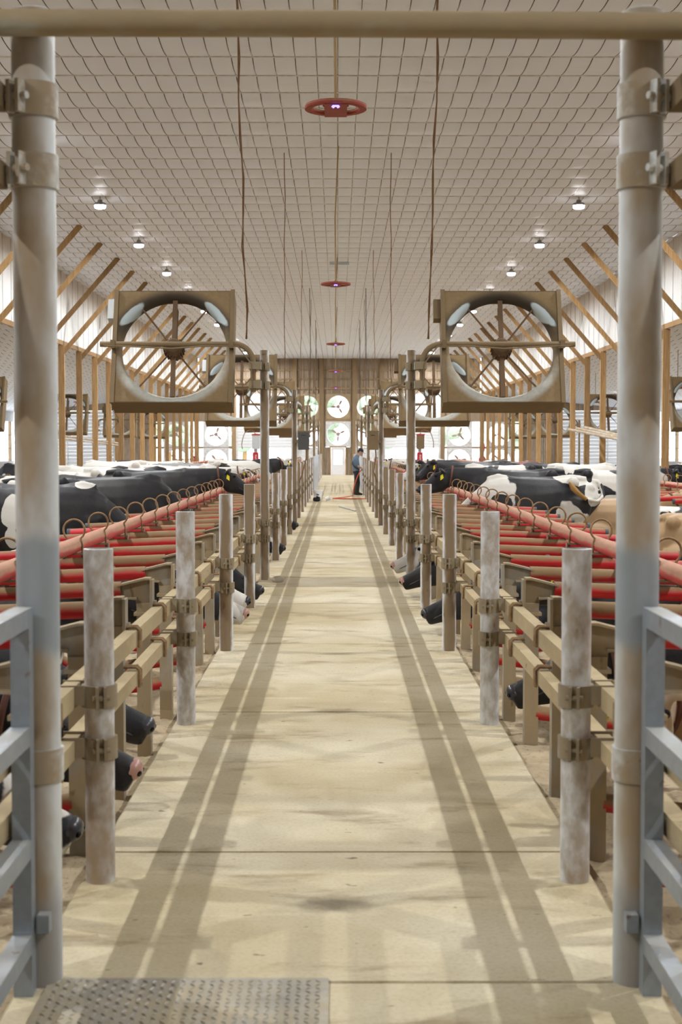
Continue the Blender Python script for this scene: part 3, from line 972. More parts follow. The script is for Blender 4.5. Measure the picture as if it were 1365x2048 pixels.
saddleme = MB().box(-.09, .09, -.028, .028, -.072, -.058).box(-.09, -.080, -.028, .028, -.12, -.06).box(.080, .09, -.028, .028, -.12, -.06).mesh('loop_saddle', M['clamp'], False)
def neck_rail(x, y0, y1, ysl, label, near=True):
    t = thing('neck_rail', label, 'rail', (x, 0, NECK_Z), group='red neck rails over the stalls')
    y = y0
    while y < y1-.1:
        ye = min(y+6.1, y1)
        part('rail_pipe', MB().cyl((0, y, 0), (0, ye, 0), .058, n=14), M['neck'], t)
        y = ye
    for yy in ysl:
        l = link('loop_bolt', loopme, t, (0, yy, 0))
        if near: link('loop_saddle', saddleme, l)
near_d = dys(2, 37.6); far_d = dys(43.6, 78)
for sgn, nm in ((-1, 'left'), (1, 'right')):
    for i, y in enumerate(near_d):
        divider(sgn, y, f'{ordw(i+1)} dusty red pipe stall divider from the front, {nm} row by walkway', f'{nm} stall dividers by the walkway', y < 30)
    neck_rail(sgn*NECK_X, 1.6, 38.2, near_d, f'long dusty red neck rail with wire loops over the near {nm} stalls')
    for i, y in enumerate(far_d):
        divider(sgn, y, f'{ordw(i+1)} red pipe stall divider of the far {nm} block beyond the crossover gate', f'far {nm} stall dividers', False)
    neck_rail(sgn*NECK_X, 43.2, 79, far_d, f'red neck rail with wire loops over the far {nm} stall block', False)
    # opposite stall row
    opp = dys(19, 82)
    for i, y in enumerate(opp):
        t = thing('stall_divider', f'{ordw(i+1)} clean red stall divider from the front in the {nm} row across the alley', 'stall divider', (sgn*7.45, y, 0), group=f'{nm} stall dividers across the alley')
        P = PR[-sgn]
        link('upright', P['upright'], t); link('top_pipe', P['top'], t); link('end_cap', P['cap'], t)
    neck_rail(sgn*6.65, 18.5, 83, opp, f'red neck rail with loops over the {nm} stalls across the alley', False)

# crossover gates
for sgn, nm in ((-1, 'left'), (1, 'right')):
    t = thing('crossover_gate', f'pale horizontal-bar gate across the gap in the {nm} stall row', 'gate', (0, 40.4, 0))
    for z in (1.30, .82, .35):
        a, b = sorted((sgn*2.1, sgn*5.0)); part('gate_bar', MB().bar((a, 0, z), (b, 0, z), .05, .06), M['steel'], t, smooth=False)
    for x in (2.1, 3.0, 3.9, 4.97):
        part('gate_stile', MB().box(sgn*x-.025, sgn*x+.025, -.03, .03, -.3, 1.34), M['steel'], t, smooth=False)

# galvanised sheeted panels beside the far walkway
for sgn, nm in ((-1, 'left'), (1, 'right')):
    for j, (y0, y1) in enumerate(((56.5, 62.5), (63, 69))):
        t = thing('yard_panel', f'{("nearer", "farther")[j]} galvanised upright-bar panel on the {nm} of the far walkway', 'fence panel', (sgn*.93, y0, 0))
        n = 9
        for k in range(n):
            part('upright_bar', MB().cyl((0, (y1-y0)*k/(n-1), 0), (0, (y1-y0)*k/(n-1), 1.42), .028, n=8), M['steel'], t)
        for z in (.2, .6, 1.0, 1.38):
            part('panel_rail', MB().cyl((sgn*.03, 0, z), (sgn*.03, y1-y0, z), .022, n=8), M['steel'], t)

# ================================================================== basket fans on the tall posts
TILT = R(19)
RT = Matrix.Rotation(-TILT, 4, 'X')       # near face looks slightly up
def fan_proto(side):
    """local origin at the centre of the housing; housing square .80 half size"""
    P = {}
    hs, r0, r1 = .80, .775, .70; n = 48
    vs = []; fs = []; rings = 7
    for k in range(n):
        a = 2*PI*k/n + PI/4; ca, sa = math.cos(a), math.sin(a)
        m = max(abs(ca), abs(sa))/hs
        vs.append((ca/m, -.20, sa/m))
        for q in range(rings-2):
            u = q/(rings-3)
            rr = r1 + (r0-r1)*(1-math.sin(u*PI/2)); yy = -.20 + .12*(1-math.cos(u*PI/2))
            vs.append((ca*rr, yy, sa*rr))
        vs.append((ca*r1, -.02, sa*r1))
    for k in range(n):
        l = (k+1) % n
        for q in range(rings-1):
            fs.append((rings*k+q, rings*l+q, rings*l+q+1, rings*k+q+1))
    mb = MB().add(vs, fs); P['venturi'] = mb.xf(RT).mesh('venturi_panel', M['fan'])
    mb = MB(); th = .012
    mb.box(-hs, hs, -.20, .20, hs-th, hs).box(-hs, hs, -.20, .20, -hs, -hs+th)
    mb.box(-hs, -hs+th, -.20, .20, -hs+th, hs-th).box(hs-th, hs, -.20, .20, -hs+th, hs-th)
    # back plate ring
    P['shell'] = mb.xf(RT).mesh('housing_shell', M['boxtan'], False)
    P['edge'] = [MB().box(s_*(hs-.02)-.028, s_*(hs-.02)+.028, -.225, -.19, -hs-.01, hs+.01).xf(RT).mesh('edge_channel', M['boxtan'], False) for s_ in (-1, 1)]
    # vertical mount bar and diagonal stays
    P['mount'] = MB().box(-.03, .03, -.13, -.09, -.69, .69).xf(RT).mesh('mount_bar', M['motor'], False)
    for i, a in enumerate((R(52), R(128), R(232), R(308))):
        P['stay%d' % i] = MB().tube([(0, -.10, 0), (.70*math.cos(a), -.14, .70*math.sin(a))], .013, 7).xf(RT).mesh('stay_rod', M['motor'])
    mb = MB().lathe([(0, -.22), (.095, -.22), (.125, -.17), (.125, .02), (.06, .05), (0, .05)], axis='y', n=20)
    for k in range(20):
        a = 2*PI*k/20
        mb.box(-.006, .006, -.16, .0, .12, .142); 
        st = len(mb.v)-8
        mb.xf(Matrix.Rotation(a, 4, 'Y'), st)
    P['motor'] = mb.xf(RT).mesh('motor', M['motor'])
    vs = []; fs = []
    for i in range(6):
        q = .08 + .56*i/5; w = .05; tw = 1.25-.2*i/5
        for s_ in (-1, 1): vs.append((s_*w*math.cos(tw), .05+s_*w*math.sin(tw), q))
    for i in range(5): fs.append((2*i, 2*i+1, 2*i+3, 2*i+2))
    for k in range(2):
        P['blade%d' % k] = MB().add(vs, fs).xf(RT @ Matrix.Rotation(PI*k, 4, 'Y')).mesh('blade', M['motor'])
    # control box on its left side
    mb = MB().box(-hs-.10, -hs-.005, -.15, .0, .42, .70)
    P['box'] = mb.xf(RT).mesh('control_box', M['boxwhite'] if side < 0 else M['boxtan'], False)
    # arm: post at local x = -side*(2.2-.985)
    px = -side*(2.19-WX); s = side
    vx = px + s*.135
    pts = [(vx, -.31, -.55), (vx, -.31, -.16)]
    for k in range(1, 8):
        a = PI/2*k/7
        pts.append((vx + s*.24*(1-math.cos(a)), -.31, -.16+.24*math.sin(a)))
    pts.append((s*.95, -.31, .08))
    P['arm'] = MB().tube(pts, .036, 12).mesh('support_arm', M['boxtan'])
    P['lug'] = [MB().box(s_*(hs-.02)-.03, s_*(hs-.02)+.03, -.36, -.18, .03, .135).mesh('arm_lug', M['boxtan'], False) for s_ in (-1, 1)]
    # clamps joining arm and post
    for i, z in enumerate((-.20, -.45)):
        mb = MB().lathe([(.064, z-.055), (.075, z-.055), (.075, z+.055), (.064, z+.055)], c=(px, -.0, 0), n=20)
        x0, x1 = sorted((px + s*.03, px + s*.19))
        P['block%d' % i] = MB().box(px + s*.08 if s > 0 else px - .19, px + .19 if s > 0 else px - .08, -.36, -.03, z-.04, z+.04).mesh('arm_block', M['boxtan'], False)
        mb.box(x0, x1, -.36, -.02, z-.05, z+.05)
        for q in (-1, 1): mb.box(px+q*.016-.006, px+q*.016+.006, -.11, -.06, z-.05, z+.05)
        P['clamp%d' % i] = mb.mesh('post_clamp', M['clamp'], False)
    # wires taped to the arm
    cp = [(-s*-.9, -.355, .06), (s*.5, -.36, .045), (0, -.36, .02), (-s*.4, -.36, .05), (vx+s*.2, -.355, .05), (vx+s*.02, -.36, -.18), (vx, -.36, -.5)]
    P['wire'] = MB().tube(cp, .011, 6).mesh('arm_cable', M['boxtan'])
    lpts = [(vx - s*.02, -.34, -.2), (vx+s*.02, -.36, -.55), (vx+s*.06, -.36, -.72), (vx+s*.12, -.35, -.70), (vx+s*.14, -.34, -.45)]
    P['drip'] = MB().tube(lpts, .009, 6).mesh('drip_loop', M['cable'])
    return P
FP = {s: fan_proto(s) for s in (-1, 1)}
tall_y = [4.82] + [PY0 + PSTEP*4*k for k in range(1, 6)]
def fan(side, y, label, x=None, z=3.07, full=True, group='panel fans along the walkway'):
    P = FP[side]
    t = thing('panel_fan', label, 'fan', (x if x is not None else side*2.19, y, z), group=group)
    v = link('venturi_panel', P['venturi'], t)
    link('housing_shell', P['shell'], t); [link('edge_channel', q, t) for q in P['edge']]
    link('mount_bar', P['mount'], t)
    for i in range(4): link('stay_rod', P['stay%d' % i], t)
    m = link('motor', P['motor'], t)
    for i in range(2): link('blade', P['blade%d' % i], m)
    a = link('support_arm', P['arm'], t)
    if not full:
        for i in range(2): link('arm_block', P['block%d' % i], a)
    if full:
        link('control_box', P['box'], t)
        [link('arm_lug', q, a) for q in P['lug']]; link('arm_cable', P['wire'], a); link('drip_loop', P['drip'], a)
        for i in range(2): link('post_clamp', P['clamp%d' % i], a)
pos = ['on the near gate post, mostly out of frame', 'nearest and largest', 'second largest', 'third from the front', 'fourth from the front', 'farthest along the walkway']
for sgn, nm in ((-1, 'left'), (1, 'right')):
    for i, y in enumerate(tall_y):
        yy = y if i else 4.82
        if i == 0:
            # only its bracket arm reaches the picture
            fan(sgn, yy, f'brown dusty panel fan {pos[i]} on the {nm}', x=sgn*2.205, z=3.13, full=False)
        else:
            fan(sgn, yy, f'brown dusty square panel fan, {pos[i]} on the {nm} of walkway')
    for i, y in enumerate((43.2, 57.5, 71.5, 84)):
        fan(-sgn, y, f'{ordw(i+1)} square panel fan from the front beyond the {nm} timber posts', x=sgn*10.7, z=3.05, full=True, group='fans of the neighbouring walkways')
        t = thing('fan_post', f'{ordw(i+1)} tall fan post from the front beyond the {nm} timber posts', 'post', (sgn*(10.7+2.19-WX), y, 0), group='posts of the neighbouring walkways')
        o = link('post_tube', tallme, t); o.location.z = -.33; o.scale.z = 1.11

# hanging power cables
for sgn, nm in ((-1, 'left'), (1, 'right')):
    for i, y in enumerate(tall_y[1:]):
        x0 = sgn*1.0; ye = y-.33
        pts = []
        for k in range(13):
            u = k/12
            pts.append((x0 + sgn*(.20*u + .012*math.sin(u*19+i)), ye-5.2*(1-u), CEIL-.03 + (3.25-CEIL)*u + .0))
        mb = MB().tube(pts, .009, 6)
        if i == 0:
            q = [(p[0]+.018*math.sin(j*1.9), p[1], p[2]) for j, p in enumerate(pts)]
            mb.tube(q, .006, 6)
        o = part('hanging_cable', mb, M['cable'], None)
        tag(o, f'brown cable hanging from the ceiling to the {("nearest", "second", "third", "fourth", "fifth")[i]} {nm} walkway fan', 'cable', group='cables hanging from the ceiling')
    # thin conduits beyond the first pair
    for i, (px, py, yb) in enumerate(((56, 576, 3.4), (44, 640, 3.4))):
        Y = (CEIL-CAM_H)*F_PX/(893-py)
        o = part('hanging_cable', MB().tube([(sgn*px*Y/F_PX, Y, CEIL-.02), (sgn*px*Y/F_PX+.02, Y+.5, 5.2), (sgn*(px*Y/F_PX+.02), Y+1.0, yb)], .012, 6), M['cable_dark'], None)
        tag(o, f'thin dark cable dropping between the {("third", "fourth")[i]} and next {nm} fans', 'cable', group='cables hanging from the ceiling')

# red disc beacons along the centre line
disc = MB(); n = 32
rim = [(.28, .0), (.275, .02), (.25, .028), (.215, .022), (.205, 0), (.215, -.018), (.25, -.022), (.275, -.016), (.28, 0)]
disc.lathe(rim, n=n)
rimme = disc.mesh('ring', M['reddisc'])
hubm = MB()
vs = []
hubm.box(-.10, .10, -.24, .24, -.03, .018)
hubm.lathe([(0, .07), (.03, .065), (.06, .03), (.12, .018)], n=16)
hubme = hubm.mesh('hub_bar', M['reddisc'])
ledme = MB()
for k in range(5):
    a = R(-60+30*k)
    ledme.box(-.008, .008, -.006, .006, .014, .038)
    ledme.xf(Matrix.Translation((0, -.225, -.058)) @ Matrix.Rotation(a, 4, 'Y'), len(ledme.v)-8)
ledm = ledme.mesh('led_light', M['led'])
for i, y in enumerate((13.0, 27.0, 42.7, 58, 74)):
    zz = 4.8
    x = (668-676)/F_PX*y*.5
    t = thing('ceiling_beacon', f'{("large near", "second", "third", "fourth", "fifth")[i]} red ring beacon with blue light hanging on the centre line', 'beacon', (x, y, zz), group='ring beacons on the centre line')
    link('ring', rimme, t); h = link('hub_bar', hubme, t); link('led_light', ledm, h)
    part('hanging_rod', MB().tube([(0, 0, .05), (-.01, 0, 1.2), (.05, 0, CEIL-zz)], .014, 8), M['rod'], t)
o = part('ceiling_box', MB().box(-.29, .29, -.06, .06, -.09, .0), M['boxwhite'], None, smooth=False, loc=(.05, 43.8, CEIL-.04))
tag(o, 'small pale dusty fixture box on the centre of the ceiling', 'fixture')
for sgn, nm in ((-1, 'left'), (1, 'right')):
    for i, y in enumerate((47.0, 62.0)):
        x = sgn*11.0; zc = BAND-LOW_SLOPE*(11-8.8)
        t = thing('ceiling_beacon', f'{("nearer", "farther")[i]} small red ring beacon under the low {nm} ceiling', 'beacon', (x, y, zc-1.25), group='ring beacons of the side aisles')
        link('ring', rimme, t); h = link('hub_bar', hubme, t)
        part('hanging_rod', MB().tube([(0, 0, .05), (0, 0, 1.25)], .012, 6), M['rod'], t)

# pvc pipe bundles resting along the timber posts
def pix(px, py, Y):
    return Vector(((px-676)*Y/F_PX, Y, CAM_H + (893-py)*Y/F_PX))
for i, (a, b, lab) in enumerate((((104, 869, 45.3), (236, 886, 58), 'grey'), )):
    for k in range(2):
        p = pix(*a) + Vector((0, 0, -.09*k)); q = pix(*b) + Vector((0, 0, -.09*k))
        o = part('plastic_pipe', MB().cyl(p, q, .035, n=10), M['pvc'], None)
        tag(o, f'{("upper", "lower")[k]} grey plastic pipe slung along the left timber posts', 'pipe', group='plastic pipes along the posts')
for k, (a, b) in enumerate((((1138, 859, 52), (1246, 880, 43.5)), ((1155, 857, 52), (1246, 876, 43.5)), ((1171, 855, 52), (1246, 872, 43.5)))):
    o = part('plastic_pipe', MB().cyl(pix(*a), pix(*b), .05, n=10), M['pvc'], None)
    tag(o, f'{("lowest", "middle", "topmost")[k]} of the three dusty pipes bundled along the right timber posts', 'pipe', group='plastic pipes along the posts')

# ================================================================== cattle
def remeshed(mb, name, voxel, mat, smooth_it=3):
    me = mb.mesh(name + '_raw')
    o = bpy.data.objects.new('tmp', me); C.objects.link(o)
    m = o.modifiers.new('r', 'REMESH'); m.mode = 'VOXEL'; m.voxel_size = voxel
    s = o.modifiers.new('s', 'SMOOTH'); s.iterations = smooth_it; s.factor = .5
    dg = bpy.context.evaluated_depsgraph_get(); dg.update()
    out = bpy.data.meshes.new_from_object(o.evaluated_get(dg))
    out.name = name
    bpy.data.objects.remove(o); bpy.data.meshes.remove(me)
    out.materials.clear()
    if mat: out.materials.append(mat)
    out.shade_smooth()
    return out

def head_geo(mb, poll, muz, ear=True):
    poll = Vector(poll); muz = Vector(muz); d = (muz-poll).normalized()
    lat = d.cross(Vector((0, 0, 1))).normalized(); up = lat.cross(d)
    L = (muz-poll).length
    st = []
    for q, w, h, off in ((-.06, .06, .06, .0), (.04, .095, .11, -.03), (.18, .112, .150, -.055), (.36, .100, .148, -.062), (.56, .078, .112, -.045), (.74, .072, .090, -.030), (.88, .080, .080, -.018), (.97, .082, .076, -.010), (1.005, .076, .068, -.006), (1.02, .058, .050, -.006)):
        st.append((poll + d*(q*L) + up*off*1.15, w*1.1, h*1.18))
    mb.loft(st, 14, 2.4)
    mb.ell(poll + d*(.86*L) - up*.088, .07, .045, .03)
    if ear:
        for s_ in (-1, 1):
            b = poll + d*(.05*L) + lat*(s_*.08) + up*.06
            e = b + lat*(s_*.17) - d*.05 + up*.0
            rot = Matrix(((lat.x*s_, d.x, up.x), (lat.y*s_, d.y, up.y), (lat.z*s_, d.z, up.z)))
            mb.ell((b+e)/2, .115, .03, .055, rot=rot)
    return d, lat, up, L

def cow_geo(kind, tail='down'):
    mb = MB(); info = {}
    if kind.startswith('stand'):
        mb.loft([((-.03, 0, 1.33), .06, .07), ((.03, 0, 1.20), .18, .24), ((.14, 0, 1.13), .25, .32), ((.28, 0, 1.10), .285, .355), ((.43, 0, 1.06), .275, .375), ((.60, 0, 1.01), .32, .43),
                 ((.85, 0, .98), .36, .46), ((1.15, 0, 1.00), .34, .45), ((1.40, 0, 1.04), .27, .41), ((1.58, 0, 1.06), .21, .34), ((1.68, 0, 1.06), .14, .24)], 16, 2.4)
        mb.tube([(.06, 0, 1.40), (.28, 0, 1.425), (.52, 0, 1.405), (.85, 0, 1.385), (1.15, 0, 1.40), (1.40, 0, 1.435), (1.56, 0, 1.40)], [.05, .06, .05, .05, .05, .06, .05], 8)
        for s_ in (-1, 1):
            mb.ell((.30, s_*.22, 1.36), .10, .07, .09)        # hook bones
            mb.ell((.02, s_*.12, 1.27), .07, .05, .07)        # pin bones
            # hind leg
            mb.loft([((.22, s_*.20, 1.12), .11, .24), ((.22, s_*.21, .85), .10, .17), ((.20, s_*.20, .68), .075, .10), ((.06, s_*.18, .52), .05, .065), ((.10, s_*.17, .34), .038, .042), ((.13, s_*.17, .16), .045, .05), ((.16, s_*.17, .06), .055, .065), ((.17, s_*.17, 0), .06, .075)], 10)
            # fore leg
            mb.loft([((1.45, s_*.17, 1.05), .09, .20), ((1.46, s_*.18, .80), .08, .12), ((1.46, s_*.16, .62), .06, .07), ((1.47, s_*.15, .45), .055, .058), ((1.46, s_*.15, .26), .038, .040), ((1.47, s_*.15, .12), .046, .05), ((1.50, s_*.15, .04), .056, .065), ((1.50, s_*.15, 0), .06, .07)], 10)
        mb.ell((.34, 0, .66), .24, .17, .16)                   # udder
        if kind == 'stand_low':
            neck = [((1.43, 0, 1.14), .16, .27), ((1.68, 0, 1.01), .125, .22), ((1.90, 0, .86), .105, .165), ((2.03, 0, .77), .095, .135)]
            poll, muz = (2.04, 0, .80), (2.36, 0, .38)
        elif kind == 'stand_turn':
            neck = [((1.45, 0, 1.22), .15, .27), ((1.72, .06, 1.30), .12, .21), ((1.92, .16, 1.36), .10, .16), ((2.02, .24, 1.38), .09, .13)]
            poll, muz = (2.02, .26, 1.42), (2.30, .62, 1.17)
        else:
            neck = [((1.45, 0, 1.22), .15, .27), ((1.74, 0, 1.28), .12, .21), ((1.98, 0, 1.33), .10, .16), ((2.10, 0, 1.34), .09, .13)]
            poll, muz = (2.10, 0, 1.38), (2.52, 0, 1.08)
        mb.loft(neck, 12)
        if tail == 'up':
            tp = [(-.02, 0, 1.37), (-.11, .01, 1.37), (-.17, .05, 1.28), (-.17, .16, 1.16), (-.06, .27, 1.08), (.14, .35, 1.12)]
            mb.tube(tp, [.05, .042, .037, .034, .031, .028], 8)
            info['switch'] = [(.12, .35, 1.115), (.24, .385, 1.20), (.33, .39, 1.29), (.38, .38, 1.37)]
        else:
            tp = [(-.02, 0, 1.37), (-.09, 0, 1.30), (-.11, .01, 1.0), (-.10, .02, .72)]
            mb.tube(tp, [.045, .04, .032, .026], 8)
            info['switch'] = [(-.10, .02, .74), (-.10, .02, .60), (-.09, .02, .45), (-.09, .02, .36)]
    else:
        mb.loft([((-.02, 0, .62), .07, .09), ((.05, 0, .50), .20, .28), ((.18, 0, .46), .29, .36), ((.40, 0, .44), .36, .41), ((.75, 0, .43), .42, .43),
                 ((1.10, 0, .43), .40, .43), ((1.38, 0, .44), .31, .41), ((1.58, 0, .42), .23, .34), ((1.68, 0, .40), .14, .24)], 16, 2.4)
        mb.tube([(.06, 0, .74), (.28, 0, .80), (.55, 0, .80), (.95, 0, .81), (1.25, 0, .82), (1.45, 0, .83), (1.58, 0, .78)], [.05, .06, .05, .05, .05, .06, .05], 8)
        for s_ in (-1, 1):
            mb.ell((.30, s_*.27, .72), .11, .08, .10)
            mb.ell((.42, s_*.34, .22), .36, .14, .20)          # folded thigh
            mb.loft([((.25, s_*.42, .12), .06, .07), ((.60, s_*.45, .08), .045, .05), ((.82, s_*.44, .06), .05, .05)], 8)
            mb.ell((1.42, s_*.22, .20), .22, .11, .17)         # folded foreleg
            mb.loft([((1.55, s_*.20, .10), .055, .06), ((1.30, s_*.25, .06), .045, .05), ((1.15, s_*.26, .05), .05, .05)], 8)
        if kind == 'lie_up':
            neck = [((1.42, 0, .58), .16, .28), ((1.66, 0, .68), .13, .22), ((1.86, 0, .80), .10, .16), ((1.98, 0, .86), .09, .13)]
            poll, muz = (1.98, 0, .92), (2.40, 0, .66)
        elif kind == 'lie_turn':
            neck = [((1.42, 0, .58), .16, .28), ((1.66, .08, .62), .13, .22), ((1.84, .22, .66), .10, .16), ((1.90, .34, .66), .09, .13)]
            poll, muz = (1.92, .36, .70), (2.10, .74, .40)
        else:
            neck = [((1.42, 0, .56), .16, .28), ((1.70, 0, .57), .13, .22), ((1.96, 0, .54), .105, .165), ((2.10, 0, .50), .095, .14)]
            poll, muz = (2.10, 0, .55), (2.60, 0, .26)
        mb.loft(neck, 12)
        tp = [(-.01, 0, .66), (-.09, 0, .56), (-.10, .05, .30), (-.04, .12, .08)]
        mb.tube(tp, [.045, .04, .034, .028], 8)
        info['switch'] = [(-.05, .12, .09), (.02, .2, .05), (.12, .28, .04), (.2, .32, .03)]
    d, lat, up, L = head_geo(mb, poll, muz)
    info.update(poll=Vector(poll), muz=Vector(muz), d=d, lat=lat, up=up, L=L, neck=neck)
    return mb, info
COW = {}
for kind, tl in (('stand_level', 'down'), ('stand_low', 'down'), ('stand_turn', 'down'), ('stand_low_tail', 'up'), ('lie_out', 'down'), ('lie_up', 'down'), ('lie_turn', 'down')):
    mb, info = cow_geo('stand_low' if kind == 'stand_low_tail' else kind, tl)
    me = {}
    base = remeshed(mb, 'cow_body', .024, None, 2)
    info['base'] = base
    p, mz, d_, lat, up, L = info['poll'], info['muz'], info['d'], info['lat'], info['up'], info['L']
    rot = Matrix(((d_.x, lat.x, up.x), (d_.y, lat.y, up.y), (d_.z, lat.z, up.z)))
    nb = MB().ell(mz - d_*.020 + up*.020, .054, .084, .058, 12, 8, rot)
    info['nose'] = nb
    for s_ in (-1, 1): info['nostril%d' % s_] = MB().ell(mz + d_*.020 + lat*(s_*.045) + up*.030, .014, .020, .016, 8, 6, rot)
    info['mouth'] = MB().tube([mz - d_*.20 + lat*.082 - up*.058, mz - d_*.10 + lat*.090 - up*.050, mz - d_*.015 + lat*.066 - up*.044, mz + d_*.010 - up*.042,
                               mz - d_*.015 - lat*.066 - up*.044, mz - d_*.10 - lat*.090 - up*.050, mz - d_*.20 - lat*.082 - up*.058], .005, 6)
    for s_ in (-1, 1): info['eye%d' % s_] = MB().ell(p + d_*(.27*L) + lat*(s_*.108) + up*.055, .024, .024, .024, 8, 6)
    tg = MB(); tg.ell(p + d_*(.02*L) + lat*.20 + up*.0 - Vector((0, 0, .045)), .03, .03, .045, 8, 6)
    tgs = MB()
    for s_ in (-1, 1):
        c = p + d_*(.07*L) + lat*(s_*.185) + up*.02 - Vector((0, 0, .02))
        for dd in (0,):
            tgs.add([c + d_*.024 + up*.01, c - d_*.024 + up*.01, c - d_*.034 - Vector((0,0,.065)), c + d_*.034 - Vector((0,0,.065)),
                     c + d_*.024 + up*.01 + lat*(s_*.008), c - d_*.024 + up*.01 + lat*(s_*.008), c - d_*.034 - Vector((0,0,.065)) + lat*(s_*.008), c + d_*.034 - Vector((0,0,.065)) + lat*(s_*.008)],
                    [(0,1,2,3), (7,6,5,4), (0,4,5,1), (1,5,6,2), (2,6,7,3), (3,7,4,0)])
    info['tag'] = tgs
    nk = info['neck']; c2, hw, hh = nk[2]; c1 = Vector(nk[1][0]); cc = Vector(c2); t_ = (Vector(nk[3][0]) - c1).normalized()
    l2 = t_.cross(Vector((0, 0, 1))).normalized(); u2 = l2.cross(t_)
    info['collar'] = MB().tube([cc + l2*((hw+.012)*math.cos(2*PI*k/20)) + u2*((hh+.012)*math.sin(2*PI*k/20)) for k in range(20)], .018, 6, closed=True)
    sw = info['switch']
    info['sw'] = MB().tube(sw, [.027, .038, .046, .018], 8)
    COW[kind] = info
def paint_patches(me, fn):
    at = me.attributes.new('patch', 'FLOAT', 'POINT')
    for i, v in enumerate(me.vertices):
        c = v.co
        n = mnoise.noise((c.x*5, c.y*5, c.z*5))*.05 + mnoise.noise((c.x*13, c.y*13, c.z*13))*.02
        at.data[i].value = fn(c, n)
def tail_cow(c, n):
    x, y, z = c
    g = -1.0
    def blob(bx_, bz_, rx, rz): return 1 - math.hypot((x-bx_)/rx, (z-bz_)/rz) + n*4
    g = max(g, blob(1.62, 1.20, .42, .62))                         # white shoulder and neck
    g = max(g, blob(1.2, .62, .35, .22))
    g = max(g, blob(.12, 1.44, .42, .13), blob(-.02, 1.22, .14, .22))  # rump
    g = max(g, blob(.38, .74, .22, .33), blob(.12, .50, .22, .36))  # flank, hind leg
    g = min(g, -blob(1.38, 1.02, .16, .17), -blob(1.75, .92, .12, .14))
    return g
def rump_cow(c, n):
    x, y, z = c
    def blob(bx_, bz_, rx, rz): return 1 - math.hypot((x-bx_)/rx, (z-bz_)/rz) + n*4
    return max(blob(1.44, 1.47, .13, .07), blob(.62, 1.12, .13, .22), blob(.60, .82, .08, .14), blob(2.25, .75, .12, .2))
def m_patch():
    t = NT('black_white_patch_coat')
    at = t.new('ShaderNodeAttribute', attribute_type='GEOMETRY', attribute_name='patch')
    tc = t.new('ShaderNodeTexCoord'); v = tc.outputs['Object']
    hair = t.noise(v, 30, 4, .7); soft = t.noise(v, 3.0, 4)
    k = t.smooth(t.math('MULTIPLY_ADD', t.math('SUBTRACT', hair, .5), .12, at.outputs['Fac']), -.03, .03)
    d = t.mix(t.math('MULTIPLY', t.smooth(soft, .45, .75), .5), (.013, .0125, .015), (.045, .04, .034))
    w = t.mix(t.math('MULTIPLY', t.smooth(soft, .5, .8), .6), (.62, .59, .535), (.46, .42, .37))
    t.bump(t.math('MULTIPLY_ADD', hair, .4, soft), .35, .02)
    return t.done(t.mix(k, d, w), .55, 0, .35)
M['patch'] = m_patch()
COWMESH = {}
for kk, fn in (('stand_low_tail', tail_cow), ('stand_low', rump_cow)):
    me_ = COW[kk]['base'].copy(); me_.materials.clear(); me_.materials.append(M['patch']); paint_patches(me_, fn)
    COWMESH[(kk, 'body', 'patch')] = me_
def cow_me(kind, what, mat):
    k = (kind, what, mat)
    if k not in COWMESH:
        i = COW[kind]
        if what == 'body':
            me = i['base'].copy(); me.materials.clear(); me.materials.append(M[mat])
        else:
            me = i[what].mesh(what, M[mat])
        COWMESH[k] = me
    return COWMESH[k]
def cow(kind, x, y, ang, label, coat='holstein', white=.35, seed=None, nose='nose_dark', tagged=True, collar=True, z=-.10, s=1.0, switch='switch_w', group='dairy cows'):
    o = link('dairy_cow', cow_me(kind, 'body', coat), None, (x, y, z), (0, 0, R(ang)))
    s = s*(1 + .16*(((x*3.7 + y*1.3) % 1.0) - .5)) if coat != 'patch' and kind.startswith('stand') else s
    o.scale = (s, s, s)
    o['coat_seed'] = float(seed if seed is not None else random.uniform(0, 40))
    o['white_share'] = float(white)
    tag(o, label, 'cow', group)
    for q in (-1, 1): link('eye', cow_me(kind, 'eye%d' % q, 'eye'), o)
    n = link('nose_pad', cow_me(kind, 'nose', nose), o); [link('nostril', cow_me(kind, 'nostril%d' % q, 'eye'), n) for q in (-1, 1)]
    link('mouth_line', cow_me(kind, 'mouth', 'nose_dark'), o)
    if tagged: link('ear_tag', cow_me(kind, 'tag', 'tagy'), o)
    if collar: link('neck_collar', cow_me(kind, 'collar', 'collar'), o)
    link('tail_switch', cow_me(kind, 'sw', switch), o)
    return o
# stall centres
SC = lambda k: DY0 + DSTEP*(k+.5)      # k-th stall
def stall_cow(side, k, kind, rump, label, **kw):
    # heads towards the walkway: left cows face +x
    y = SC(k)
    ang = 0 if side < 0 else 180
    return cow(kind, side*rump, y, ang, label, **kw)
# lying with heads through the front rails
stall_cow(-1, 3, 'lie_out', 3.72, 'black cow lying at far lower left, mostly hidden behind the near gate', white=.3, seed=3.1)
stall_cow(-1, 4, 'lie_out', 3.62, 'black cow with white blaze resting its muzzle by the first left fence post', white=.45, seed=11.7, nose='nose_pink')
stall_cow(-1, 5, 'lie_out', 3.70, 'black cow with pink-spotted muzzle lying between first and second left posts', white=.2, seed=21.2)
stall_cow(-1, 7, 'lie_up', 3.70, 'black cow lying head raised just behind the second left fence post', white=.25, seed=5.6)
stall_cow(-1, 10, 'lie_out', 3.50, 'black cow with pink nose stretched onto the walkway near third left post', white=.3, seed=30.3, nose='nose_pink')
stall_cow(-1, 11, 'lie_out', 3.55, 'white-faced cow with grey muzzle just beyond the third left post', white=.75, seed=8.8)
stall_cow(-1, 12, 'lie_out', 3.47, 'black-nosed cow lying beside the fourth left fence post', white=.15, seed=14.4)
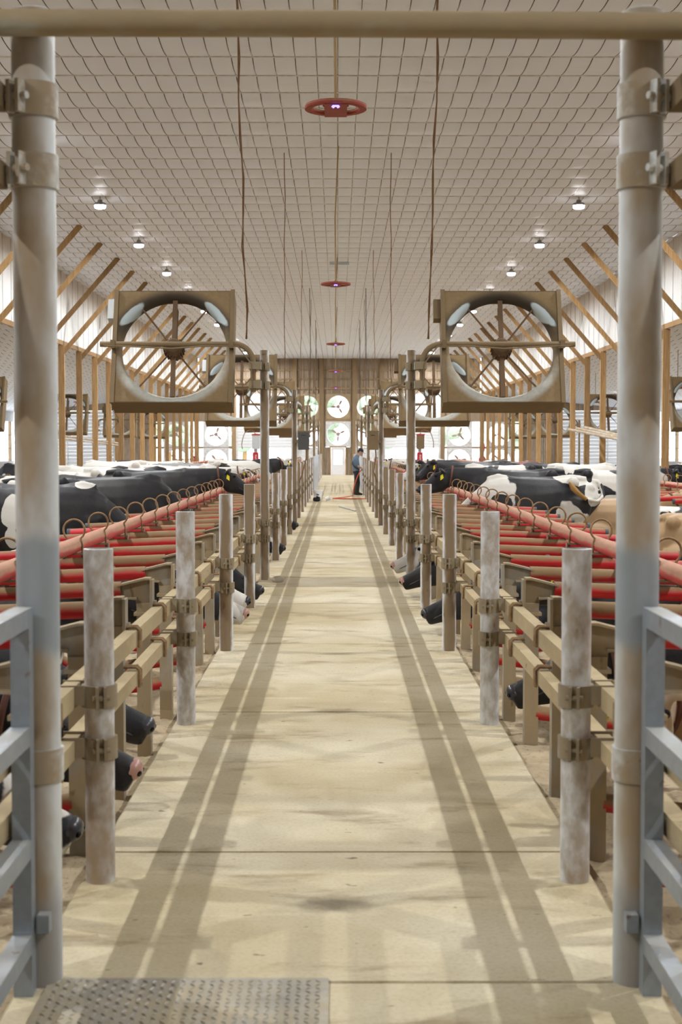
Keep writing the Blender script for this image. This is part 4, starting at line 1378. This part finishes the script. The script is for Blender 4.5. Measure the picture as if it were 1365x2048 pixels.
stall_cow(-1, 18, 'lie_out', 3.47, 'black cow muzzle poking out beyond the nearest left fan post', white=.2, seed=17.9)
stall_cow(-1, 24, 'lie_out', 3.45, 'distant black muzzle low on the left, near the white bucket', white=.2, seed=2.9)
stall_cow(1, 4, 'lie_turn', 3.40, 'pale brown cow with dark eye lying by the first right fence post', coat='brown', white=.35, seed=7.2, nose='nose_pink')
stall_cow(1, 6, 'lie_out', 3.75, 'black cow lying low between the first and second right posts', white=.15, seed=9.9)
stall_cow(1, 8, 'lie_up', 3.75, 'black cow lying head up behind the second right fence post', white=.3, seed=19.5)
stall_cow(1, 10, 'lie_out', 3.45, 'all black cow with head laid on walkway by the third right post', white=.0, seed=4.4)
stall_cow(1, 13, 'lie_out', 3.38, 'black cow with pink nose tip on walkway by the fourth right post', white=.15, seed=12.6, nose='nose_pink')
stall_cow(1, 15, 'lie_out', 3.36, 'white-blazed cow head on the walkway just before the nearest right fan post', white=.55, seed=23.0, nose='nose_pink')
# standing, left
stall_cow(-1, 13, 'stand_low', 4.45, 'large black cow with white rump tuft standing at the near left stalls', coat='patch')
stall_cow(-1, 15, 'stand_low', 4.0, 'plain black cow standing with lowered head behind the near left loops', white=.0, seed=1.2)
stall_cow(-1, 20, 'stand_level', 4.10, 'black cow with yellow ear tag facing the walkway at the left', white=.0, seed=2.2)
stall_cow(-1, 25, 'stand_low', 4.2, 'white cow standing behind the black tagged cow on the left', coat='greywhite', white=.7, seed=3.3)
stall_cow(-1, 29, 'stand_level', 4.3, 'white and black cow near the end of the left neck rail', white=.8, seed=26.0)
lc = [(-5.2, SC(19), 'stand_low', 180, .45, 'holstein', 'black and white cow at the left picture edge behind the gate post'),
      (-5.15, SC(17), 'stand_low', 0, .62, 'holstein', 'white-backed black cow standing just right of the left gate post'),
      (-5.3, SC(22), 'stand_low', 180, .60, 'holstein', 'white and black cow at the left edge across the alley'),
      (-4.9, 27.6, 'stand_low', 4, .66, 'holstein', 'spotted cow with white back between two black cows on the left'),
      (-5.0, SC(26), 'stand_low', 180, .4, 'holstein', 'black cow with curled dark tail behind the left gate post'),
      (-4.9, SC(28), 'stand_level', 180, .7, 'holstein', 'white cow with black patches in the middle of the left herd'),
      (-4.35, SC(27), 'stand_low', 0, .40, 'holstein', 'black cow with broad white belt in the middle of the left herd'),
      (-4.9, SC(31), 'stand_low', 180, .8, 'greywhite', 'long grey-white cow along the back of the left herd'),
      (-4.9, SC(34), 'stand_low', 180, .35, 'holstein', 'black and white cow at the left crossover gap'),
      (-3.6, 39.4, 'stand_turn', 10, .55, 'holstein', 'black and white cow standing in the left crossover gap'),
      (-4.8, SC(38), 'stand_level', 180, .65, 'holstein', 'mostly white cow far back in the left herd'),
      (-4.9, SC(42), 'stand_low', 180, .5, 'holstein', 'distant half white cow near the left red stall block'),
      (-4.4, 49.5, 'stand_turn', -20, .45, 'redcow', 'red and white cow far back by the left red scratcher'),
      (-4.1, SC(47), 'stand_level', 0, .1, 'holstein', 'black cow standing tall in the far left stall block'),
      (-9.9, 41.0, 'stand_level', 180, .3, 'holstein', 'black cow beyond the left timber posts near the gate post'),
      (-11.2, 55.0, 'stand_low', 180, .25, 'holstein', 'dark cow standing far beyond the left timber posts')]
for (x, y, k, a, w, coat, lab) in lc:
    cow(k, x, y, a, lab, coat=coat, white=w, z=-.12 if abs(x) < 8 else -.2)
# standing, right
cow('stand_low_tail', 3.82, SC(17)+.02, 180, 'black and white cow swinging its raised brown-tipped tail at the right', coat='patch', switch='switch_b')
stall_cow(1, 20, 'stand_level', 4.02, 'black cow with yellow tag and collar facing left behind the right loops', white=.05, seed=27.1)
stall_cow(1, 26, 'stand_turn', 4.1, 'black cow with white face stripe behind the right tagged cow', white=.25, seed=33.3)
rc = [('lie_up', 4.28, SC(21), 0, 'brown', .05, 'tan brown cow lying beside the right gate post'),
      ('lie_turn', 4.45, SC(16), 0, 'brown', .1, 'tan cow lying at the right picture edge on the bedding'),
      ('stand_level', 4.8, SC(24), 0, 'holstein', .30, 'big black cow standing behind the right gate post, tagged head to its right'),
      ('stand_low', 4.3, SC(24)+.2, 180, 'holstein', .45, 'black cow with white belt behind the tail-swinging cow'),
      ('stand_level', 4.3, SC(29), 180, 'holstein', .40, 'black cow with raised head far back in the right herd'),
      ('stand_low', 4.9, SC(28), 0, 'holstein', .75, 'white cow with black spots behind the raised tail'),
      ('stand_low', 4.9, SC(32), 0, 'holstein', .3, 'black cow at the back of the right herd by the red stalls'),
      ('stand_low', 5.6, 40.0, 175, 'redcow', .4, 'dark red and white cow by the right red scratcher'),
      ('stand_level', 3.9, SC(44), 180, 'holstein', .55, 'black cow with yellow tag and white middle in far right block'),
      ('stand_low', 4.9, SC(40), 0, 'holstein', .5, 'distant black and white cow behind the right crossover gate'),
      ('stand_level', 10.6, 44.0, 180, 'holstein', .35, 'black cow standing beyond the right timber posts'),
      ('stand_low', 11.8, 50.0, 0, 'holstein', .7, 'white cow far beyond the right timber posts'),
      ('lie_out', 4.85, SC(18), 0, 'holstein', .5, 'black and white cow lying under red pipes at right edge')]
for (k, x, y, a, coat, w, lab) in rc:
    cow(k, x, y, a, lab, coat=coat, white=w, z=.0 if k.startswith('lie') else (-.12 if abs(x) < 8 else -.2))

# ================================================================== person
def build_person():
    base = Vector((.70, 53.8, 0))
    t = thing('person', 'person in blue denim shirt, dark jeans and black cap holding a red hose', 'person', base)
    # skin: head, neck, forearms and hands as one mesh with a hidden core
    mb = MB()
    mb.loft([((0, 0, .95), .10, .10), ((-.02, 0, 1.2), .11, .10), ((.0, 0, 1.38), .12, .09), ((.05, 0, 1.46), .055, .06), ((.10, 0, 1.53), .052, .06)], 12)
    hc = Vector((.135, 0, 1.60)); tl = Matrix.Rotation(R(28), 3, 'Y')
    mb.ell(hc, .098, .075, .120, 14, 10, tl)
    mb.ell(hc + tl @ Vector((.055, 0, -.07)), .052, .052, .06, 10, 8, tl)       # jaw
    mb.ell(hc + tl @ Vector((.105, 0, -.02)), .022, .014, .028, 8, 6, tl)       # nose
    for s_ in (-1, 1): mb.ell(hc + tl @ Vector((-.01, s_*.078, -.01)), .022, .012, .034, 8, 6, tl)
    hands = []
    for s_ in (-1, 1):
        sh = Vector((.0, s_*.19, 1.37)); el = Vector((-.02 if s_ < 0 else .03, s_*.23, 1.10)); wr = Vector((.17, s_*.15, 1.00))
        mb.tube([sh, el], [.045, .042], 10)
        mb.tube([el, (el+wr)/2, wr], [.042, .038, .028], 10)
        pm = wr + Vector((.055, -s_*.02, -.025))
        dr = (pm-wr).normalized(); lt = Vector((0, 1, 0)); lt = (lt - dr*lt.dot(dr)).normalized(); nn = dr.cross(lt)
        mb.ell(pm, .05, .042, .02, 10, 8, Matrix(((dr.x, lt.x, nn.x), (dr.y, lt.y, nn.y), (dr.z, lt.z, nn.z))))
        for f in range(4):
            b = pm + dr*.04 + lt*(-.03+.02*f)
            ln = (.068, .078, .074, .058)[f]
            mb.tube([b, b + dr*ln*.5 - Vector((0, 0, .01)), b + dr*ln*.7 - Vector((0, 0, .035)), b + dr*ln*.45 - Vector((0, 0, .05))], [.009, .009, .008, .007], 7)
        b = pm - dr*.01 - lt*(s_*-.035)
        mb.tube([b, b + dr*.03 + lt*(s_*-.02)*-1, b + dr*.055 - Vector((0, 0, .02))], [.011, .010, .008], 7)
        hands.append(pm)
    part_me = remeshed(mb, 'body', .0095, M['skin'], 1)
    body = link('body', part_me, t)
    ey = MB()
    for s_ in (-1, 1): ey.ell(hc + tl @ Vector((.088, s_*.032, .015)), .010, .010, .007, 8, 6)
    part('eye', ey, M['eye'], body)
    part('mouth', MB().ell(hc + tl @ Vector((.104, 0, -.078)), .006, .022, .005, 8, 6, tl), M['nose_pink'], body)
    part('hair', MB().ell(hc + tl @ Vector((-.028, 0, .012)), .082, .080, .10, 14, 10, tl), M['hair'], t)
    # cap with brim
    cp = MB()
    cp.lathe([(.101, 0), (.103, .03), (.092, .07), (.06, .098), (0, .108)], n=20)
    cp.add([(.06, -.085, .006), (.13, -.078, .0), (.185, -.045, -.012), (.20, 0, -.016), (.185, .045, -.012), (.13, .078, .0), (.06, .085, .006),
            (.06, -.085, .018), (.13, -.078, .012), (.185, -.045, .0), (.20, 0, -.004), (.185, .045, .0), (.13, .078, .012), (.06, .085, .018)],
           [(0,1,2,3,4,5,6), (13,12,11,10,9,8,7)] + [(i, i+7, i+8, i+1) for i in range(6)])
    cp.xf(Matrix.Translation(hc + tl @ Vector((.0, 0, .03))) @ tl.to_4x4())
    part('cap', cp, M['capm'], t)
    # shirt
    sh = MB()
    sh.loft([((-.01, 0, .88), .165, .125), ((-.015, 0, 1.0), .170, .135), ((-.03, 0, 1.15), .180, .14), ((-.035, 0, 1.28), .195, .13), ((-.01, 0, 1.38), .19, .10), ((.03, 0, 1.44), .10, .075), ((.06, 0, 1.475), .070, .068)], 16, 2.5)
    for s_ in (-1, 1):
        el = Vector((-.02 if s_ < 0 else .03, s_*.23, 1.10)); wr = Vector((.17, s_*.15, 1.00))
        sh.tube([(-.01, s_*.15, 1.37), (-.015, s_*.20, 1.30), el, el + (wr-el)*.22], [.075, .075, .062, .060], 12)
    sme = remeshed(sh, 'shirt', .014, M['denim'], 2)
    link('shirt', sme, t)
    # strap across the back
    part('shoulder_strap', MB().tube([(-.02, -.13, 1.40), (-.13, -.10, 1.30), (-.165, -.14, 1.15), (-.06, -.195, 1.02), (.10, -.17, .93)], .012, 6), M['capm'], t)
    tr = MB()
    tr.loft([((-.01, 0, .80), .165, .125), ((-.01, 0, .90), .168, .125), ((-.01, 0, .97), .15, .115)], 14)
    for s_ in (-1, 1):
        dx = .03 if s_ < 0 else -.03
        tr.loft([((0, s_*.085, .88), .095, .11), ((.01+dx*.3, s_*.095, .66), .085, .095), ((.02+dx, s_*.10, .46), .068, .078), ((.01+dx, s_*.10, .30), .064, .07)], 12)
    link('trousers', remeshed(tr, 'trousers', .014, M['jeans'], 2), t)
    for s_ in (-1, 1):
        dx = .03 if s_ < 0 else -.03
        bt = MB()
        bt.loft([((.015+dx, s_*.10, .44), .076, .084), ((.005+dx, s_*.10, .28), .066, .074), ((-.005+dx, s_*.10, .13), .056, .066), ((0.0+dx, s_*.10, .08), .056, .075)], 12)
        bt.loft([((-.075+dx, s_*.10, .05), .045, .045), ((-.02+dx, s_*.10, .065), .055, .062), ((.07+dx, s_*.10, .055), .054, .052), ((.15+dx, s_*.105, .04), .052, .038), ((.19+dx, s_*.105, .03), .035, .028)], 12)
        link('boot', remeshed(bt, 'boot', .014, M['boot'], 1), t)
    return base, hands
pb, hands = build_person()
hw_ = pb + hands[0]
hp = [hw_ + Vector((.10, .05, -.04)), hw_ + Vector((0, .02, -.02)), hw_ + Vector((-.10, -.10, -.10)), pb + Vector((.0, -.26, .62)), pb + Vector((-.10, -.30, .30)), pb + Vector((-.14, -.40, .03)),
      pb + Vector((-.20, -1.4, .018)), pb + Vector((-.55, -3.0, .018)), pb + Vector((-.86, -3.9, .018)), pb + Vector((-.70, -4.2, .018)), pb + Vector((.0, -4.3, .018)), pb + Vector((.32, -4.1, .018))]
def smoothpath(pts, n=5):
    pts = [Vector(p) for p in pts]; out = []
    for i in range(len(pts)-1):
        p0 = pts[max(i-1, 0)]; p1 = pts[i]; p2 = pts[i+1]; p3 = pts[min(i+2, len(pts)-1)]
        for k in range(n):
            u = k/n
            out.append(.5*((2*p1) + (p2-p0)*u + (2*p0-5*p1+4*p2-p3)*u*u + (3*p1-p0-3*p2+p3)*u**3))
    out.append(pts[-1]); return out
o = part('water_hose', MB().tube(smoothpath(hp), .018, 8), M['hose'], None)
tag(o, 'red hose running from the person and looping across the walkway', 'hose')
a = pix(679, 1014, 1.8*F_PX/121); b = pix(712, 1021, 1.8*F_PX/130)
a.z = b.z = .022
o = part('loose_pipe', MB().tube([a, (a+b)/2 + Vector((-.02, .1, 0)), b], .02, 8), M['hosegrey'], None)
tag(o, 'short grey length of hose lying on the walkway before the person', 'hose')
# bucket
by = 1.8*F_PX/(1002-893); bxx = (636-676)*by/F_PX
t = thing('bucket', 'white plastic bucket standing at the left edge of far walkway', 'bucket', (bxx, by, 0))
part('pail', MB().lathe([(0, 0), (.125, 0), (.15, .34), (.158, .34), (.158, .37), (.146, .37), (.146, .34), (.12, .02), (0, .02)], n=24), M['white_plastic'], t)
part('bail', MB().tube([(-.155, 0, .34), (-.12, -.10, .28), (0, -.17, .24), (.12, -.10, .28), (.155, 0, .34)], .005, 6), M['steel'], t)
part('printed_mark', MB().box(-.04, .04, -.146, -.142, .20, .23), M['capm'], t, smooth=False)
o = part('work_glove_heap', MB().ell((0, 0, .05), .13, .09, .055).ell((-.06, -.03, .09), .06, .05, .05).ell((.05, 0, .10), .07, .05, .06).ell((.02, -.05, .13), .04, .04, .05), M['black_rubber'], None, loc=(bxx-.03, by-.35, 0))
tag(o, 'small dark heap of rubber gear in front of the white bucket', 'gear')
t = thing('plastic_jug', 'small white plastic cup lying right of the bucket', 'cup', (bxx+.26, by-.15, 0))
part('cup_body', MB().lathe([(0, 0), (.06, .0), (.075, .16), (.068, .16), (.055, .015), (0, .015)], n=16).xf(Matrix.Translation((0, 0, .07)) @ Matrix.Rotation(R(75), 4, 'Y')), M['white_plastic'], t)
o = part('stone', MB().ell((0, 0, .035), .085, .06, .05, 9, 6), M['stone'], None, loc=(-.80, 19.2, 0))
tag(o, 'pale stone lying by the foot of the nearest left fan post', 'stone')

# control boxes on the second pair of tall posts
for sgn, nm, mk, px in ((-1, 'left', 'boxgrey', 608), (1, 'right', 'boxtan', 746)):
    Y = tall_y[2]-.1
    t = thing('control_box', f'{("dark grey", "tan dusty")[sgn > 0]} control box hung beside the second {nm} fan post', 'control box', ((px-676)*Y/F_PX, Y-.1, CAM_H + (893-882)*Y/F_PX))
    part('case', MB().box(-.125, .125, -.09, .09, -.20, .20), M[mk], t, smooth=False)
    part('lid_rim', MB().box(-.135, .135, -.095, .095, .20, .23), M['boxtan'], t, smooth=False)
    part('handle_slot', MB().box(-.05, .05, -.094, -.088, .12, .135), M['black_rubber'], t, smooth=False)
    part('mount_strap', MB().box(min(0, sgn*.19), max(0, sgn*.19), .06, .26, -.05, .02), M['clamp'], t, smooth=False)
    part('drop_cable', MB().tube([(.06, 0, -.2), (.07, 0, -.35), (sgn*.02, 0, -.7), (sgn*.1, 0, -.95)], .014, 6), M['cable'], t)

# red scratcher units with white vertical lettering
def letters(txt, size, mat, parent, loc, rot):
    cu = bpy.data.curves.new('lettering', 'FONT'); cu.body = txt; cu.size = size; cu.extrude = .002
    cu.align_x = 'CENTER'; cu.align_y = 'CENTER'
    o = bpy.data.objects.new('tmp', cu); C.objects.link(o)
    dg = bpy.context.evaluated_depsgraph_get(); dg.update()
    me = bpy.data.meshes.new_from_object(o.evaluated_get(dg))
    bpy.data.objects.remove(o)
    me.materials.clear(); me.materials.append(mat)
    return link('lettering', me, parent, loc, rot)
for sgn, nm in ((-1, 'left'), (1, 'right')):
    Y = 44.5
    t = thing('cow_scratcher', f'red upright scratcher unit with white lettering in the {nm} stall gap', 'scratcher', (sgn*2.52, Y, 0))
    part('red_column', MB().box(-.085, .085, -.08, .08, 1.05, 1.62), M['redunit'], t, smooth=False)
    part('stand_post', MB().box(-.05, .05, .02, .12, -.33, 2.2), M['steel'], t, smooth=False)
    part('drive_box', MB().box(-.10, .13, -.12, .1, 1.72, 2.14), M['boxwhite'] if sgn < 0 else M['boxtan'], t, smooth=False)
    part('red_lid', MB().box(-.11, .14, -.13, .11, 2.14, 2.18), M['redunit'], t, smooth=False)
    cp = smoothpath([(-.0, -.02, 2.18), (sgn*.10, -.02, 2.30), (sgn*.32, -.02, 2.22), (sgn*.42, -.02, 1.9), (sgn*.40, -.02, 1.72)], 5)
    part('power_cable', MB().tube(cp, .013, 6), M['cable'], t)
    letters('Lely Luna', .115, M['text'], t, (.0, -.083, 1.33), (R(90), R(-90), 0))

# hose reels and red box on the far wall columns
for sgn, nm in ((-1, 'left'), (1, 'right')):
    t = thing('hose_reel', f'dark red hose reel on the timber column at the far {nm}', 'hose reel', (sgn*9.1, YB-.3, 1.0))
    part('reel', MB().lathe([(.08, -.07), (.22, -.07), (.22, .07), (.08, .07)], axis='y', n=24), M['redunit'], t)
    part('reel_hub', MB().lathe([(0, -.09), (.08, -.09), (.08, .13), (0, .13)], axis='y', n=16), M['boxwhite'], t)
t = thing('fire_box', 'small red box on the column above the right hose reel', 'box', (9.15, YB-.24, 1.75))
part('box_body', MB().box(-.12, .12, -.06, .08, -.22, .22), M['redunit'], t, smooth=False)
part('box_mark', MB().box(-.04, .04, -.066, -.06, .04, .10), M['text'], t, smooth=False)

# ================================================================== tread plate, foreground
tp = thing('tread_plate', 'worn steel tread plate set in the walkway at the bottom left', 'plate', (-.50, 4.39, .0))
part('plate_sheet', MB().box(-.47, .47, -.43, .43, .001, .008), M['tread'], tp, smooth=False)
tm = MB()
nx, ny = 28, 26
for j in range(ny):
    for i in range(nx):
        x = -.45 + .90*(i+.5)/nx; y = -.41 + .82*(j+.5)/ny
        a = R(45) if (i+j) % 2 else R(-45)
        ca, sa = math.cos(a), math.sin(a); l, w = .014, .0045
        pts = [(l, 0), (0, w), (-l, 0), (0, -w)]
        vs = [(x+p*ca-q*sa, y+p*sa+q*ca, .008) for p, q in pts] + [(x+p*.35*ca-q*.4*sa, y+p*.35*sa+q*.4*ca, .0125) for p, q in pts]
        tm.add(vs, [(0,1,5,4), (1,2,6,5), (2,3,7,6), (3,0,4,7), (4,5,6,7)])
o = part('tread_pattern', tm, M['tread'], tp, smooth=False); o['kind'] = 'stuff'

# far greenery outside
tree_m = m_ground('outside_leaves', (.34, .42, .30), (.42, .50, .38), (.24, .32, .22), 1.5)
rng = random.Random(3)
for i, (x, y) in enumerate(((-14, 120), (-7.5, 116), (-2.0, 118), (3.2, 115), (8.5, 121), (15, 117))):
    t = thing('tree', f'{ordw(i+1)} pale green tree from the left outside the far openings', 'tree', (x, y, -.35), group='trees outside the far end')
    part('trunk', MB().tube([(0, 0, 0), (.1, 0, 2.2), (0, .1, 4.0)], [.22, .17, .1], 8), M['wood'], t)
    cr = MB()
    for k in range(14):
        a = rng.uniform(0, 2*PI); q = rng.uniform(0, 1.6)
        cr.ell((q*math.cos(a), q*math.sin(a), rng.uniform(2.4, 6.2)), rng.uniform(.6, 1.1), rng.uniform(.6, 1.1), rng.uniform(.5, .9), 8, 6)
    part('crown', cr, tree_m, t)
